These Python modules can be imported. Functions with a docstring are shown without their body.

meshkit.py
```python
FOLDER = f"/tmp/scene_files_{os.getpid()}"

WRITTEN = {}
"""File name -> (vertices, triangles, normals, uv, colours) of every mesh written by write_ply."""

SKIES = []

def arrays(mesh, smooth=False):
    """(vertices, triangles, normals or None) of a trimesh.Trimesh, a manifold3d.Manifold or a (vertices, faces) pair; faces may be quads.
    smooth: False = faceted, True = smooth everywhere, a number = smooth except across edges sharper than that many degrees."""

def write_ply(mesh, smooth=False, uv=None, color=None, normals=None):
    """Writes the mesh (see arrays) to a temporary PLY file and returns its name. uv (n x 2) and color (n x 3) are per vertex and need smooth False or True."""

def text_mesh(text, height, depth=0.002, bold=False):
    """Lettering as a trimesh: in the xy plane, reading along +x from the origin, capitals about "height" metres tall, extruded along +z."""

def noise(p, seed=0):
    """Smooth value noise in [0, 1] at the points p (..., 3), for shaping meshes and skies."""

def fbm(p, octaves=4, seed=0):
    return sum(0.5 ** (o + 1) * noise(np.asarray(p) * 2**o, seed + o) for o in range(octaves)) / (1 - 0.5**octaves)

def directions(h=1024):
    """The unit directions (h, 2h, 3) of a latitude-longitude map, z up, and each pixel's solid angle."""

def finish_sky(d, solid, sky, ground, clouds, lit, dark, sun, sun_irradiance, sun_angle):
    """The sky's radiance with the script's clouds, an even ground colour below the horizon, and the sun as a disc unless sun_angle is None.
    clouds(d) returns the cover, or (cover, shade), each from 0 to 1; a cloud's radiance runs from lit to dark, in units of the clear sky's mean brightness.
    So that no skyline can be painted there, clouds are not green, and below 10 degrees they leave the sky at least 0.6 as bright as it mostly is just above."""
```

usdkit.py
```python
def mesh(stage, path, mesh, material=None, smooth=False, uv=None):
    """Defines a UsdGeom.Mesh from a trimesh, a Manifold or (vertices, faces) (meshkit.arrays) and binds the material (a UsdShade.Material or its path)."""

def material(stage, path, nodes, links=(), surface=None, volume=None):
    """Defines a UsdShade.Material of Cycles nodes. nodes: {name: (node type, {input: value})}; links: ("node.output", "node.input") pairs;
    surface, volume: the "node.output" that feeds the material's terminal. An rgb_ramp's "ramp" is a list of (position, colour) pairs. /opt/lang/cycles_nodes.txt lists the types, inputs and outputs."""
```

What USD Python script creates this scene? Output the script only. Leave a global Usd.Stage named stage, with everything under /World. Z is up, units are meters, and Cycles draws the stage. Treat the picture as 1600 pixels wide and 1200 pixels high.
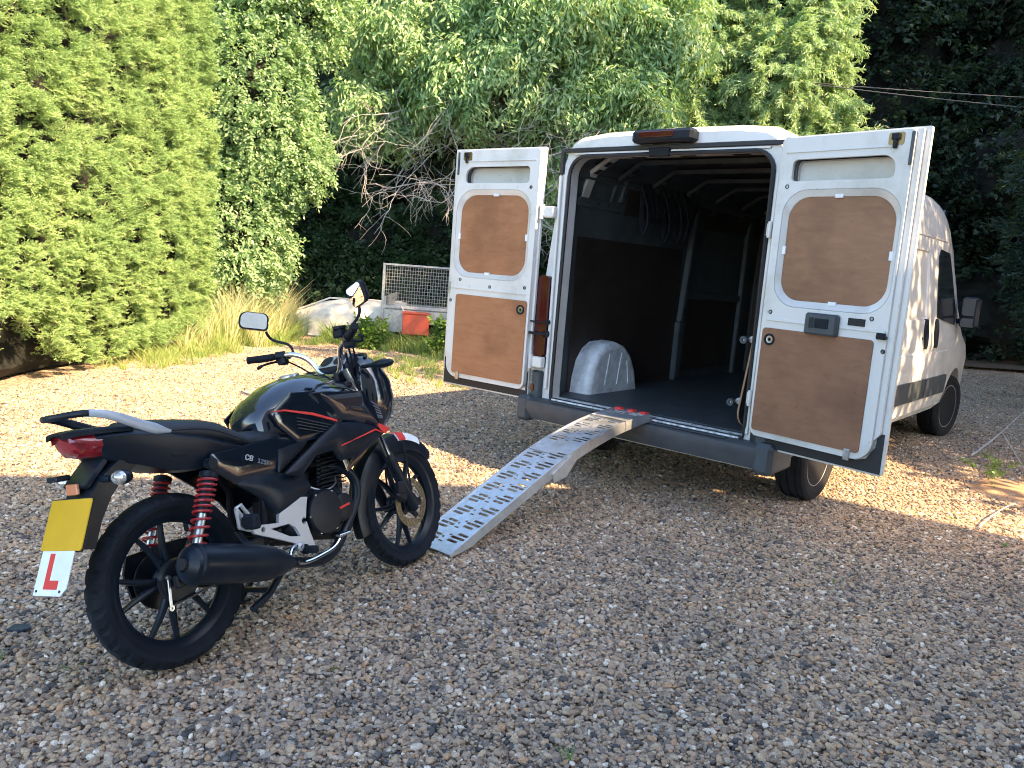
import math
import numpy as np
import trimesh
import manifold3d as m3
import usdkit
import meshkit
from pxr import Usd, UsdGeom, UsdLux, UsdShade, Gf, Sdf, Vt
from shapely.geometry import Polygon, Point, LineString, box as sbox
from shapely.ops import unary_union
from scipy.spatial.transform import Rotation

stage = Usd.Stage.CreateInMemory()
UsdGeom.SetStageUpAxis(stage, 'Z')
UsdGeom.SetStageMetersPerUnit(stage, 1.0)
UsdGeom.Xform.Define(stage, '/World')
UsdGeom.Scope.Define(stage, '/World/Looks')

# ------------------------------------------------------------------ camera, sky, sun, exposure
FOCAL, PITCH, ROLL, EYE = 1251.4 / 1600 * 36, 0.147, 0.0753, 1.5184
EXPOSURE = 2.42
SKY = 0.15
SUN = 1.1
SUN_COLOR = (1.0, 0.70, 0.40)
SUN_ELEV = math.radians(41)
VAN_X, VAN_Y, VAN_YAW = 0.9122, 5.5707, 0.6909
_az = np.array([math.cos(VAN_YAW - 0.09), -math.sin(VAN_YAW - 0.09)])      # towards the sun, on the ground
SUN_DIR = np.array([_az[0] * math.cos(SUN_ELEV), _az[1] * math.cos(SUN_ELEV), math.sin(SUN_ELEV)])

cp, sp, cr, sr = math.cos(PITCH), math.sin(PITCH), math.cos(ROLL), math.sin(ROLL)
_f = np.array([0, cp, -sp]); _r0 = np.array([1, 0, 0.]); _u0 = np.cross(_r0, _f)
_r = cr * _r0 + sr * _u0; _u = -sr * _r0 + cr * _u0
cam = UsdGeom.Camera.Define(stage, '/World/camera')
cam.AddTransformOp().Set(Gf.Matrix4d(*_r, 0, *_u, 0, *(-_f), 0, 0, 0, EYE, 1))
cam.CreateHorizontalApertureAttr(36.0); cam.CreateVerticalApertureAttr(27.0)
cam.CreateFocalLengthAttr(FOCAL); cam.CreateExposureAttr(EXPOSURE)
cam.CreateClippingRangeAttr(Gf.Vec2f(0.05, 5000))

sky = UsdLux.DomeLight.Define(stage, '/World/sky')
sky_mat = usdkit.material(stage, '/World/Looks/sky', {
    's': ('sky_texture', {'sky_type': 'single_scattering', 'sun_disc': False, 'sun_elevation': SUN_ELEV, 'sun_rotation': math.atan2(SUN_DIR[0], SUN_DIR[1])}),
    'b': ('background_shader', {'strength': SKY})}, [('s.color', 'b.color')], surface='b.background')
UsdShade.MaterialBindingAPI.Apply(sky.GetPrim()).Bind(sky_mat)
sky.GetPrim().SetCustomDataByKey('kind', 'structure')
sky.GetPrim().SetCustomDataByKey('label', 'clear daylight sky behind the trees')

sun = UsdLux.DistantLight.Define(stage, '/World/sun')
sun.CreateIntensityAttr(SUN); sun.CreateAngleAttr(0.5); sun.CreateNormalizeAttr(True); sun.CreateColorAttr(Gf.Vec3f(*SUN_COLOR))
_z = SUN_DIR; _x = np.cross([0, 0, 1.], _z); _x /= np.linalg.norm(_x); _y = np.cross(_z, _x)
sun.AddTransformOp().Set(Gf.Matrix4d(*_x, 0, *_y, 0, *_z, 0, 0, 0, 30, 1))

# ------------------------------------------------------------------ helpers: prims
_names = {}
def numbered(parent, name):
    k = parent + '/' + name
    n = _names.get(k, 0); _names[k] = n + 1
    return k if n == 0 else f'{k}_{n:03d}'
def data(prim, label=None, cat=None, group=None, kind=None):
    for k, v in (('label', label), ('category', cat), ('group', group), ('kind', kind)):
        if v: prim.SetCustomDataByKey(k, v)
    return prim
def thing(name, label, cat, loc=(0, 0, 0), rotz=0.0, group=None, kind=None, matrix=None):
    x = UsdGeom.Xform.Define(stage, numbered('/World', name))
    if matrix is not None: x.AddTransformOp().Set(matrix)
    else:
        x.AddTranslateOp().Set(Gf.Vec3d(*map(float, loc)))
        if rotz: x.AddRotateZOp().Set(math.degrees(rotz))
    data(x.GetPrim(), label, cat, group, kind)
    return str(x.GetPath())
def part(parent, name, mesh, mat, label=None, smooth=35, kind=None, cat=None, group=None):
    """One Mesh prim under parent (a path); returns its path."""
    if isinstance(mesh, list): mesh = cat_(mesh)
    m = usdkit.mesh(stage, numbered(parent, name), mesh, mat, smooth=smooth)
    data(m.GetPrim(), label, cat, group, kind)
    return str(m.GetPath())
def tint(prim, mesh, seed=0):
    """A random number per leaf or pebble (every mesh.metadata['each'] vertices), for the materials to vary their colour by."""
    n, e = len(mesh.vertices), mesh.metadata.get('each', 0)
    if not e: return
    t = np.repeat(np.random.default_rng(seed + n).uniform(0, 1, n // e + 1), e)[:n].astype(np.float32)
    UsdGeom.PrimvarsAPI(prim).CreatePrimvar('tint', Sdf.ValueTypeNames.FloatArray, 'vertex').Set(Vt.FloatArray.FromNumpy(t))
def scatter(path, protos, pos, rot, scale, idx, label=None, cat=None, kind='stuff', group=None):
    pi = UsdGeom.PointInstancer.Define(stage, path)
    tg = []
    for k, (mesh, mat, sm) in enumerate(protos):
        p = usdkit.mesh(stage, f'{path}/spray_{k:03d}', mesh, mat, smooth=sm); tg.append(p.GetPath()); tint(p, mesh)
    pi.CreatePrototypesRel().SetTargets(tg)
    pi.CreatePositionsAttr(Vt.Vec3fArray.FromNumpy(np.asarray(pos, np.float32)))
    q = Rotation.from_matrix(rot).as_quat()
    pi.CreateOrientationsAttr(Vt.QuathArray([Gf.Quath(float(a[3]), float(a[0]), float(a[1]), float(a[2])) for a in q]))
    s = np.asarray(scale, np.float32)
    if s.ndim == 1: s = np.repeat(s[:, None], 3, 1)
    pi.CreateScalesAttr(Vt.Vec3fArray.FromNumpy(s))
    pi.CreateProtoIndicesAttr(Vt.IntArray.FromNumpy(np.asarray(idx, np.int32)))
    data(pi.GetPrim(), label, cat, group, kind)
    return path

# ------------------------------------------------------------------ helpers: shapes
def cat_(ms):
    ms = [m if isinstance(m, trimesh.Trimesh) else trimesh.Trimesh(*meshkit.arrays(m)[:2], process=False) for m in ms]
    return trimesh.util.concatenate(ms) if len(ms) > 1 else ms[0]
def tm(v, f): return trimesh.Trimesh(np.asarray(v, float), np.asarray(f, int), process=False)
def frame(d, up=(0, 0, 1.)):
    d = np.asarray(d, float); d = d / np.linalg.norm(d); up = np.asarray(up, float)
    if abs(d @ up) > .97: up = np.array([1., 0, 0]) if abs(d[0]) < .9 else np.array([0, 1., 0])
    a = np.cross(up, d); a /= np.linalg.norm(a); b = np.cross(d, a)
    return a, b, d
def cbox(c, s, ch=0.004, R=None):
    """Box with chamfered edges."""
    s = np.asarray(s, float) / 2; ch = min(ch, .45 * s.min() * 1.0)
    p = []
    for sx in (-1, 1):
        for sy in (-1, 1):
            for sz in (-1, 1):
                q = np.array([sx, sy, sz])
                for k in range(3):
                    e = s - ch; e[k] = s[k]; p.append(q * e)
    m = trimesh.convex.convex_hull(np.array(p))
    v = m.vertices if R is None else m.vertices @ np.asarray(R).T
    return tm(v + np.asarray(c, float), m.faces)
def bar(a, b, w, h, ch=0.003, up=(0, 0, 1.)):
    """Chamfered bar from a to b, w across, h along up."""
    a, b = np.asarray(a, float), np.asarray(b, float)
    x, y, d = frame(b - a, up)
    return cbox((a + b) / 2, (w, h, np.linalg.norm(b - a)), ch, np.stack([x, y, d], 1))
def tube(pts, r, n=10, caps=True, flat=1.0, up=None):
    p = np.asarray(pts, float); k = len(p)
    r = np.broadcast_to(np.asarray(r, float), (k,))
    t = np.gradient(p, axis=0); t /= np.linalg.norm(t, axis=1, keepdims=True) + 1e-12
    a, b, _ = frame(t[0], up if up is not None else (0, 0, 1.)); rings = []
    ang = np.arange(n) * 2 * np.pi / n
    for i in range(k):
        a = a - (a @ t[i]) * t[i]; a /= np.linalg.norm(a); b = np.cross(t[i], a)
        rings.append(p[i] + r[i] * (np.cos(ang)[:, None] * a + flat * np.sin(ang)[:, None] * b))
    return loft(rings, caps)
def loft(rings, caps=True, closed=False):
    k, n = len(rings), len(rings[0]); v = np.concatenate(rings)
    i, j = np.meshgrid(np.arange(k if closed else k - 1), np.arange(n), indexing='ij'); i, j = i.ravel(), j.ravel()
    i2, j2 = (i + 1) % k, (j + 1) % n
    q = np.stack([i * n + j, i * n + j2, i2 * n + j2, i2 * n + j], 1)
    f = [q[:, [0, 1, 2]], q[:, [0, 2, 3]]]
    if caps and not closed:
        c0, c1 = len(v), len(v) + 1
        v = np.vstack([v, rings[0].mean(0), rings[-1].mean(0)])
        a = np.arange(n); b = (a + 1) % n
        f.append(np.stack([np.full(n, c0), b, a], 1)); f.append(np.stack([np.full(n, c1), (k - 1) * n + a, (k - 1) * n + b], 1))
    m = tm(v, np.vstack(f))
    if m.volume < 0: m.invert()
    return m
def lathe(prof, o, axis, n=24, closed=False):
    """prof: (radius, height along axis) pairs."""
    a, b, d = frame(axis); o = np.asarray(o, float); ang = np.arange(n) * 2 * np.pi / n
    rings = [o + d * h + max(r, 1e-4) * (np.cos(ang)[:, None] * a + np.sin(ang)[:, None] * b) for r, h in prof]
    return loft(rings, caps=not closed, closed=closed)
def slab(poly, O, U, V, t, t0=0.0):
    """A 2D polygon in the plane O + u U + v V, from t0 to t0 + t along the normal U x V."""
    if not isinstance(poly, (Polygon,)) and not hasattr(poly, 'geoms'): poly = Polygon(poly)
    O, U, V = (np.asarray(x, float) for x in (O, U, V)); N = np.cross(U, V)
    ms = []
    for g in getattr(poly, 'geoms', [poly]):
        m = trimesh.creation.extrude_polygon(g, t, engine='earcut'); v = m.vertices
        w = O + v[:, :1] * U + v[:, 1:2] * V + (v[:, 2:3] + t0) * N
        k = tm(w, m.faces)
        if k.volume < 0: k.invert()
        ms.append(k)
    return cat_(ms)
def rrect(x0, y0, x1, y1, r, n=6):
    """Rounded rectangle as a list of points, counter-clockwise; r one radius or four (bl, br, tr, tl)."""
    rr = [r] * 4 if np.ndim(r) == 0 else list(r); out = []
    for (cx, cy, s), q in zip(((x0 + rr[0], y0 + rr[0], 180), (x1 - rr[1], y0 + rr[1], 270), (x1 - rr[2], y1 - rr[2], 0), (x0 + rr[3], y1 - rr[3], 90)), rr):
        for k in range(n + 1):
            a = math.radians(s + 90 * k / n); out.append((cx + q * math.cos(a), cy + q * math.sin(a)))
    return np.array(out)
def ringstrip(A, B):
    """Strip between two closed rings of equally many 3D points."""
    return loft([np.asarray(A, float), np.asarray(B, float)], caps=False)
def to_man(m):
    m = trimesh.Trimesh(m.vertices, m.faces, process=True); m.merge_vertices()
    return m3.Manifold(m3.Mesh(np.asarray(m.vertices, np.float32), np.asarray(m.faces, np.uint32)))
def from_man(m):
    k = m.to_mesh(); return tm(k.vert_properties[:, :3], k.tri_verts)
def xf(m, R=None, t=(0, 0, 0)):
    v = m.vertices if R is None else m.vertices @ np.asarray(R, float).T
    return tm(v + np.asarray(t, float), m.faces)
def flipy(m):
    v = np.array(m.vertices); v[:, 1] *= -1
    return tm(v, np.asarray(m.faces)[:, ::-1])
def flipx(m):
    v = np.array(m.vertices); v[:, 0] *= -1
    return tm(v, np.asarray(m.faces)[:, ::-1])
def spline(pts, n=40):
    from scipy.interpolate import CubicSpline
    p = np.asarray(pts, float); s = np.r_[0, np.cumsum(np.linalg.norm(np.diff(p, axis=0), axis=1))]
    return CubicSpline(s, p)(np.linspace(0, s[-1], n))
def text3(txt, h, O, U, V, depth=.0015, bold=True):
    m = meshkit.text_mesh(txt, h, depth, bold); O, U, V = (np.asarray(x, float) for x in (O, U, V)); N = np.cross(U, V)
    v = m.vertices; return tm(O + v[:, :1] * U + v[:, 1:2] * V + v[:, 2:3] * N, m.faces)

# ------------------------------------------------------------------ materials
LK = '/World/Looks/'
def simple(name, col, rough=.5, metal=0., coat=0., spec=.5, noise=0., nscale=12., bump=0., bscale=60., bevel=0., rvar=0.):
    n = {'p': ('principled_bsdf', {'base_color': col, 'roughness': rough, 'metallic': metal, 'coat_weight': coat, 'coat_roughness': .06, 'specular_ior_level': spec})}
    l = []
    if noise or rvar or bump: n['tc'] = ('texture_coordinate', {})
    if noise:
        n['n'] = ('noise_texture', {'scale': nscale, 'detail': 5., 'roughness': .62}); l.append(('tc.object', 'n.vector'))
        lo = tuple(c * (1 - noise) for c in col); hi = tuple(min(c * (1 + .5 * noise), .95) for c in col)
        n['r'] = ('rgb_ramp', {'ramp': [(.3, lo), (.62, hi)]}); l += [('n.fac', 'r.fac'), ('r.color', 'p.base_color')]
    if rvar:
        n['n2'] = ('noise_texture', {'scale': 7., 'detail': 4.}); l.append(('tc.object', 'n2.vector'))
        n['mr'] = ('map_range', {'from_min': .3, 'from_max': .7, 'to_min': max(rough - rvar, .02), 'to_max': rough + rvar}); l += [('n2.fac', 'mr.value'), ('mr.result', 'p.roughness')]
    src = None
    if bevel:
        n['bv'] = ('bevel', {'radius': bevel, 'samples': 4}); src = 'bv.bevel'
    if bump:
        n['n3'] = ('noise_texture', {'scale': bscale, 'detail': 3.}); l.append(('tc.object', 'n3.vector'))
        n['b'] = ('bump', {'strength': bump, 'distance': .002}); l.append(('n3.fac', 'b.height'))
        if src: l.append((src, 'b.normal'))
        src = 'b.normal'
    if src: l.append((src, 'p.normal'))
    return usdkit.material(stage, LK + name, n, l, surface='p.BSDF')

def leaf_mat(name, cols, trans=.35, rough=.45, hue_noise=1.2, tcol=None):
    """Foliage: colour varies from leaf to leaf and from clump to clump."""
    stops = [(i / (len(cols) - 1), c) for i, c in enumerate(cols)]
    tc = [(p, (min(c[0] * 1.5, 1), min(c[1] * 1.6, 1), c[2] * .8)) for p, c in stops]
    n = {'g': ('geometry', {}), 'at': ('attribute', {'attribute': 'tint'}), 'o': ('object_info', {}), 'nz': ('noise_texture', {'scale': hue_noise, 'detail': 2.}),
         'a1': ('math', {'math_type': 'multiply', 'value2': .35}), 'a2': ('math', {'math_type': 'multiply_add', 'value2': .3}), 'a3': ('math', {'math_type': 'multiply_add', 'value2': .55}), 'a4': ('math', {'math_type': 'subtract', 'value2': .08, 'use_clamp': True}),
         'r': ('rgb_ramp', {'ramp': stops}), 'rt': ('rgb_ramp', {'ramp': tc}),
         'p': ('principled_bsdf', {'roughness': rough, 'specular_ior_level': .35}), 't': ('translucent_bsdf', {}), 'm': ('mix_closure', {'fac': trans})}
    l = [('g.position', 'nz.vector'), ('at.fac', 'a1.value1'), ('o.random', 'a2.value1'), ('a1.value', 'a2.value3'), ('nz.fac', 'a3.value1'), ('a2.value', 'a3.value3'), ('a3.value', 'a4.value1'),
         ('a4.value', 'r.fac'), ('a4.value', 'rt.fac'), ('r.color', 'p.base_color'), ('rt.color', 't.color'), ('p.BSDF', 'm.closure1'), ('t.BSDF', 'm.closure2')]
    return usdkit.material(stage, LK + name, n, l, surface='m.closure')

def ply_mat(name, a, b):
    n = {'tc': ('texture_coordinate', {}), 'mp': ('mapping', {'scale': (2.4, 2.4, 9.)}), 'n': ('noise_texture', {'scale': 3., 'detail': 7., 'roughness': .65, 'distortion': .6}),
         'n2': ('noise_texture', {'scale': 3.2, 'detail': 4.}), 'n4': ('noise_texture', {'scale': 160., 'detail': 2.}), 'r': ('rgb_ramp', {'ramp': [(.15, a), (.5, tuple((x + y) / 2 for x, y in zip(a, b))), (.85, b)]}),
         'st': ('rgb_ramp', {'ramp': [(.30, (.62, .6, .6)), (.55, (1, 1, 1))]}), 'n5': ('noise_texture', {'scale': 46., 'detail': 3., 'roughness': .75}), 'sk': ('rgb_ramp', {'ramp': [(.26, (.45, .42, .40)), (.34, (1, 1, 1)), (.68, (1, 1, 1)), (.76, (1.5, 1.5, 1.5))]}), 'mk': ('mix', {'mix_type': 'multiply', 'fac': .8}), 'mx': ('mix', {'mix_type': 'multiply', 'fac': .75}),
         'bv': ('bevel', {'radius': .002, 'samples': 4}), 'bp': ('bump', {'strength': .25, 'distance': .002}), 'p': ('principled_bsdf', {'roughness': .55, 'specular_ior_level': .4})}
    l = [('tc.object', 'mp.vector'), ('mp.vector', 'n.vector'), ('tc.object', 'n2.vector'), ('tc.object', 'n4.vector'), ('n.fac', 'r.fac'), ('n2.fac', 'st.fac'), ('r.color', 'mx.color1'), ('st.color', 'mx.color2'), ('tc.object', 'n5.vector'), ('n5.fac', 'sk.fac'), ('mx.color', 'mk.color1'), ('sk.color', 'mk.color2'), ('mk.color', 'p.base_color'),
         ('n4.fac', 'bp.height'), ('bv.bevel', 'bp.normal'), ('bp.normal', 'p.normal')]
    return usdkit.material(stage, LK + name, n, l, surface='p.BSDF')

def van_paint(name, dirt=.5):
    n = {'tc': ('texture_coordinate', {}), 'n': ('noise_texture', {'scale': 2.2, 'detail': 7., 'roughness': .65}), 'n2': ('noise_texture', {'scale': 38., 'detail': 3., 'roughness': .7}),
         'r': ('rgb_ramp', {'ramp': [(.32, (.46, .45, .41)), (.5, (.60, .595, .57)), (1., (.63, .625, .60))]}),
         'r2': ('rgb_ramp', {'ramp': [(0., (.3, .26, .22)), (.27, (.45, .42, .38)), (.33, (1, 1, 1))]}), 'mx': ('mix', {'mix_type': 'multiply', 'fac': dirt}),
         'bv': ('bevel', {'radius': .006, 'samples': 4}), 'p': ('principled_bsdf', {'roughness': .32, 'coat_weight': .25, 'coat_roughness': .12})}
    l = [('tc.object', 'n.vector'), ('tc.object', 'n2.vector'), ('n.fac', 'r.fac'), ('n2.fac', 'r2.fac'), ('r.color', 'mx.color1'), ('r2.color', 'mx.color2'), ('mx.color', 'p.base_color'), ('bv.bevel', 'p.normal')]
    return usdkit.material(stage, LK + name, n, l, surface='p.BSDF')

def pebble_mat(name):
    cols = [(0., (.045, .044, .045)), (.08, (.13, .115, .105)), (.22, (.24, .18, .135)), (.38, (.34, .24, .165)), (.54, (.41, .295, .195)), (.66, (.33, .285, .245)), (.78, (.47, .355, .235)), (.87, (.43, .255, .14)), (.94, (.52, .43, .33)), (1., (.74, .67, .57))]
    n = {'g': ('geometry', {}), 'at': ('attribute', {'attribute': 'tint'}),
         'r': ('rgb_ramp', {'ramp': cols}), 'nz': ('noise_texture', {'scale': 220., 'detail': 3.}), 'nb': ('noise_texture', {'scale': .9, 'detail': 4., 'roughness': .6}),
         'r2': ('rgb_ramp', {'ramp': [(.3, (.6, .58, .56)), (.7, (1.2, 1.18, 1.15))]}), 'r3': ('rgb_ramp', {'ramp': [(.32, (.76, .77, .78)), (.65, (1.24, 1.18, 1.09))]}),
         'm1': ('mix', {'mix_type': 'multiply', 'fac': .8}), 'm2': ('mix', {'mix_type': 'multiply', 'fac': .8}), 'p': ('principled_bsdf', {'roughness': .62, 'specular_ior_level': .4})}
    l = [('at.fac', 'r.fac'), ('g.position', 'nz.vector'), ('g.position', 'nb.vector'), ('nz.fac', 'r2.fac'), ('nb.fac', 'r3.fac'),
         ('r.color', 'm1.color1'), ('r2.color', 'm1.color2'), ('m1.color', 'm2.color1'), ('r3.color', 'm2.color2'), ('m2.color', 'p.base_color')]
    return usdkit.material(stage, LK + name, n, l, surface='p.BSDF')

def ground_mat(name):
    """Fine stone fill between and beyond the pebbles, earth showing in places."""
    n = {'g': ('geometry', {}), 'v': ('voronoi_texture', {'scale': 48., 'randomness': 1.}), 'n': ('noise_texture', {'scale': .55, 'detail': 5., 'roughness': .6}), 'n2': ('noise_texture', {'scale': 9., 'detail': 5.}),
         'sc': ('separate_color', {}), 'r': ('rgb_ramp', {'ramp': [(0., (.06, .057, .06)), (.3, (.24, .18, .13)), (.55, (.38, .27, .18)), (.8, (.45, .325, .215)), (1., (.58, .49, .38))]}),
         're': ('rgb_ramp', {'ramp': [(.3, (.16, .105, .07)), (.7, (.27, .18, .12))]}), 'rf': ('rgb_ramp', {'ramp': [(.54, (0, 0, 0)), (.66, (1, 1, 1))]}), 'mx': ('mix', {}),
         'bp': ('bump', {'strength': .8, 'distance': .012, 'invert': True}), 'p': ('principled_bsdf', {'roughness': .8, 'specular_ior_level': .25})}
    l = [('g.position', 'v.vector'), ('g.position', 'n.vector'), ('g.position', 'n2.vector'), ('v.color', 'sc.color'), ('sc.r', 'r.fac'), ('n2.fac', 're.fac'), ('n.fac', 'rf.fac'), ('rf.color', 'mx.fac'), ('r.color', 'mx.color1'), ('re.color', 'mx.color2'),
         ('mx.color', 'p.base_color'), ('v.distance', 'bp.height'), ('bp.normal', 'p.normal')]
    return usdkit.material(stage, LK + name, n, l, surface='p.BSDF')

M = dict(
    white=van_paint('white_paint'), ply=ply_mat('plywood', (.20, .098, .052), (.31, .165, .090)), plyl=ply_mat('warm_plywood', (.25, .105, .046), (.38, .18, .088)), plyd=ply_mat('darker_plywood', (.17, .083, .045), (.26, .13, .072)), lining=ply_mat('shade_dark_plywood', (.020, .015, .013), (.048, .033, .026)),  # lining ply carries the shade of the load bay in its colour
    black=simple('black_plastic', (.006, .009, .014), .42, spec=.22, bump=.15, bscale=400., rvar=.08), gloss=simple('black_lacquer', (.003, .005, .009), .08, coat=.8, bevel=.003),
    rubber=simple('rubber', (.009, .012, .017), .7, spec=.14, noise=.35, nscale=20., bump=.2, bscale=180.), vantyre=simple('van_tyre_rubber', (.014, .015, .018), .8, spec=.25, noise=.4, nscale=14.), seal=simple('rubber_seal', (.012, .014, .016), .6),
    steel=simple('steel', (.55, .56, .57), .32, 1., noise=.2, nscale=30., rvar=.1), chrome=simple('chrome', (.78, .79, .8), .08, 1.), alu=simple('aluminium', (.52, .55, .58), .42, .85, noise=.12, nscale=25., rvar=.12, bevel=.002),
    castsilver=simple('silver_casting', (.50, .51, .52), .45, .55, bump=.15, bscale=250., bevel=.003), greyrail=simple('grey_rail_paint', (.36, .39, .42), .38, .2, bevel=.003),
    red=simple('red_enamel', (.30, .018, .022), .35, coat=.3), redprint=simple('red_print', (.62, .035, .03), .45), lens=simple('red_lens', (.035, .002, .003), .12, coat=.4, noise=.5, nscale=45.),
    lettering=simple('lettering_print', (.34, .36, .38), .4), bikelens=simple('rear_lamp_lens', (.17, .008, .014), .12, coat=.6, noise=.5, nscale=45.), vmirror=simple('dim_mirror', (.16, .18, .21), .03, 1.), door=van_paint('door_paint', .8), yellow=simple('yellow_plate', (.60, .345, .003), .4, noise=.08), whitecard=simple('white_card', (.72, .75, .78), .45, noise=.08), clear=simple('clear_lens', (.55, .52, .48), .12, .6, coat=.8, noise=.7, nscale=60.),
    amber=simple('amber_reflector', (.55, .20, .09), .25, coat=.5), seat=simple('seat_vinyl', (.005, .007, .011), .45, bump=.3, bscale=500., rvar=.08), engine=simple('engine_black', (.007, .009, .013), .42, .3, noise=.3, bump=.2, bscale=150.),
    muff=simple('silencer_black', (.005, .009, .015), .36, .05, spec=.3, rvar=.1), plastic=simple('satin_plastic', (.005, .009, .015), .32, spec=.25, rvar=.06, bevel=.003), mirror=simple('mirror_glass', (.9, .91, .92), .015, 1.),
    disc=simple('brake_disc', (.27, .23, .15), .35, .9, noise=.2), gold=simple('chain_gold', (.3, .22, .1), .4, .9), dial=simple('dial_face', (.25, .27, .28), .3, coat=.4), logo=simple('silver_print', (.14, .15, .17), .35), pin=simple('dark_pinstripe', (.035, .04, .05), .3), shadewhite=simple('shade_dark_inner_paint', (.055, .068, .074), .6, noise=.3, nscale=5.), archw=simple('scuffed_arch_paint', (.62, .64, .65), .45, noise=.35, nscale=9., bump=.4, bscale=30.),  # inner shell paint is the body white with the bay shade put in
    glass=simple('dark_glass', (.008, .010, .012), .04, coat=.6), trim=simple('grey_trim', (.045, .055, .062), .55, noise=.2, bump=.1, bscale=300.), bumper=simple('bumper_plastic', (.05, .056, .062), .55, noise=.25, nscale=8.),
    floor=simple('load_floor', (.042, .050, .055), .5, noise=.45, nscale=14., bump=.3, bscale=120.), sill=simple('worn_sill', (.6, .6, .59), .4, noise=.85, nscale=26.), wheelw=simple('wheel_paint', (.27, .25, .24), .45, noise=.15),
    under=simple('underbody', (.012, .012, .012), .8), galv=simple('galvanised', (.40, .41, .40), .5, .6, noise=.3, nscale=20.), redbox=simple('red_box_paint', (.55, .085, .04), .45, noise=.15), hull=simple('weathered_hull', (.58, .55, .49), .6, noise=.3, nscale=6.),
    bark=simple('bark', (.10, .085, .07), .85, noise=.5, nscale=18., bump=.8, bscale=40.), twig=simple('pale_bark', (.34, .33, .315), .75, noise=.4, nscale=25.), rope=simple('rope', (.5, .47, .42), .8), cable=simple('cable_sheath', (.06, .06, .06), .5),
    wood=simple('maple_deck', (.30, .17, .09), .5, noise=.3, nscale=30.), grip=simple('grip_tape', (.01, .01, .011), .9), cloth=simple('dark_cloth', (.010, .013, .020), .9, noise=.4), wall=simple('render_wall', (.55, .50, .43), .85, noise=.15, nscale=3.),
    tile=simple('roof_tile', (.16, .09, .065), .8, noise=.4, nscale=9.), slate=simple('slate', (.03, .04, .055), .4, noise=.3), earth=simple('sandy_earth', (.34, .20, .11), .95, noise=.35, nscale=5., bump=.8, bscale=40.), core=simple('shade_core_black', (.006, .007, .005), .95, noise=.5, nscale=9., bump=1., bscale=30.),  # core: near-black fill standing for the shade between leaves
    pebble=pebble_mat('pebbles'), ground=ground_mat('fine_gravel'), soil=simple('soil', (.10, .065, .04), .95, noise=.4, nscale=7., bump=.8, bscale=25.),
    straw=simple('dry_straw', (.42, .33, .17), .8, noise=.3),
)
# ================================================================== GROUND
def sheet(x0, x1, y0, y1, n, z0, amp, f, seed):
    gx, gy = np.meshgrid(np.linspace(x0, x1, n), np.linspace(y0, y1, n), indexing='ij')
    p = np.stack([gx, gy, 0 * gx], -1).reshape(-1, 3)
    z = z0 + amp * (meshkit.fbm(p * f + 50, 3, seed) - .5); p[:, 2] = z
    i, j = np.meshgrid(np.arange(n - 1), np.arange(n - 1), indexing='ij'); k = (i * n + j).ravel()
    return tm(p, np.vstack([np.stack([k, k + n, k + n + 1], 1), np.stack([k, k + n + 1, k + 1], 1)]))
drive = part('/World', 'driveway', sheet(-60, 60, -30, 90, 160, -.010, .012, .4, 1), M['ground'], label='broad gravel driveway in front of the trees', smooth=True, kind='structure')
part('/World', 'woodland_floor', sheet(-40, 40, 17.5, 70, 60, .10, .25, .3, 2), M['soil'], label='dark earth under the trees', smooth=True, kind='structure')
be = sheet(3.0, 6.2, 5.0, 8.2, 60, 0, 0, 1, 0); v = np.array(be.vertices)
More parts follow.
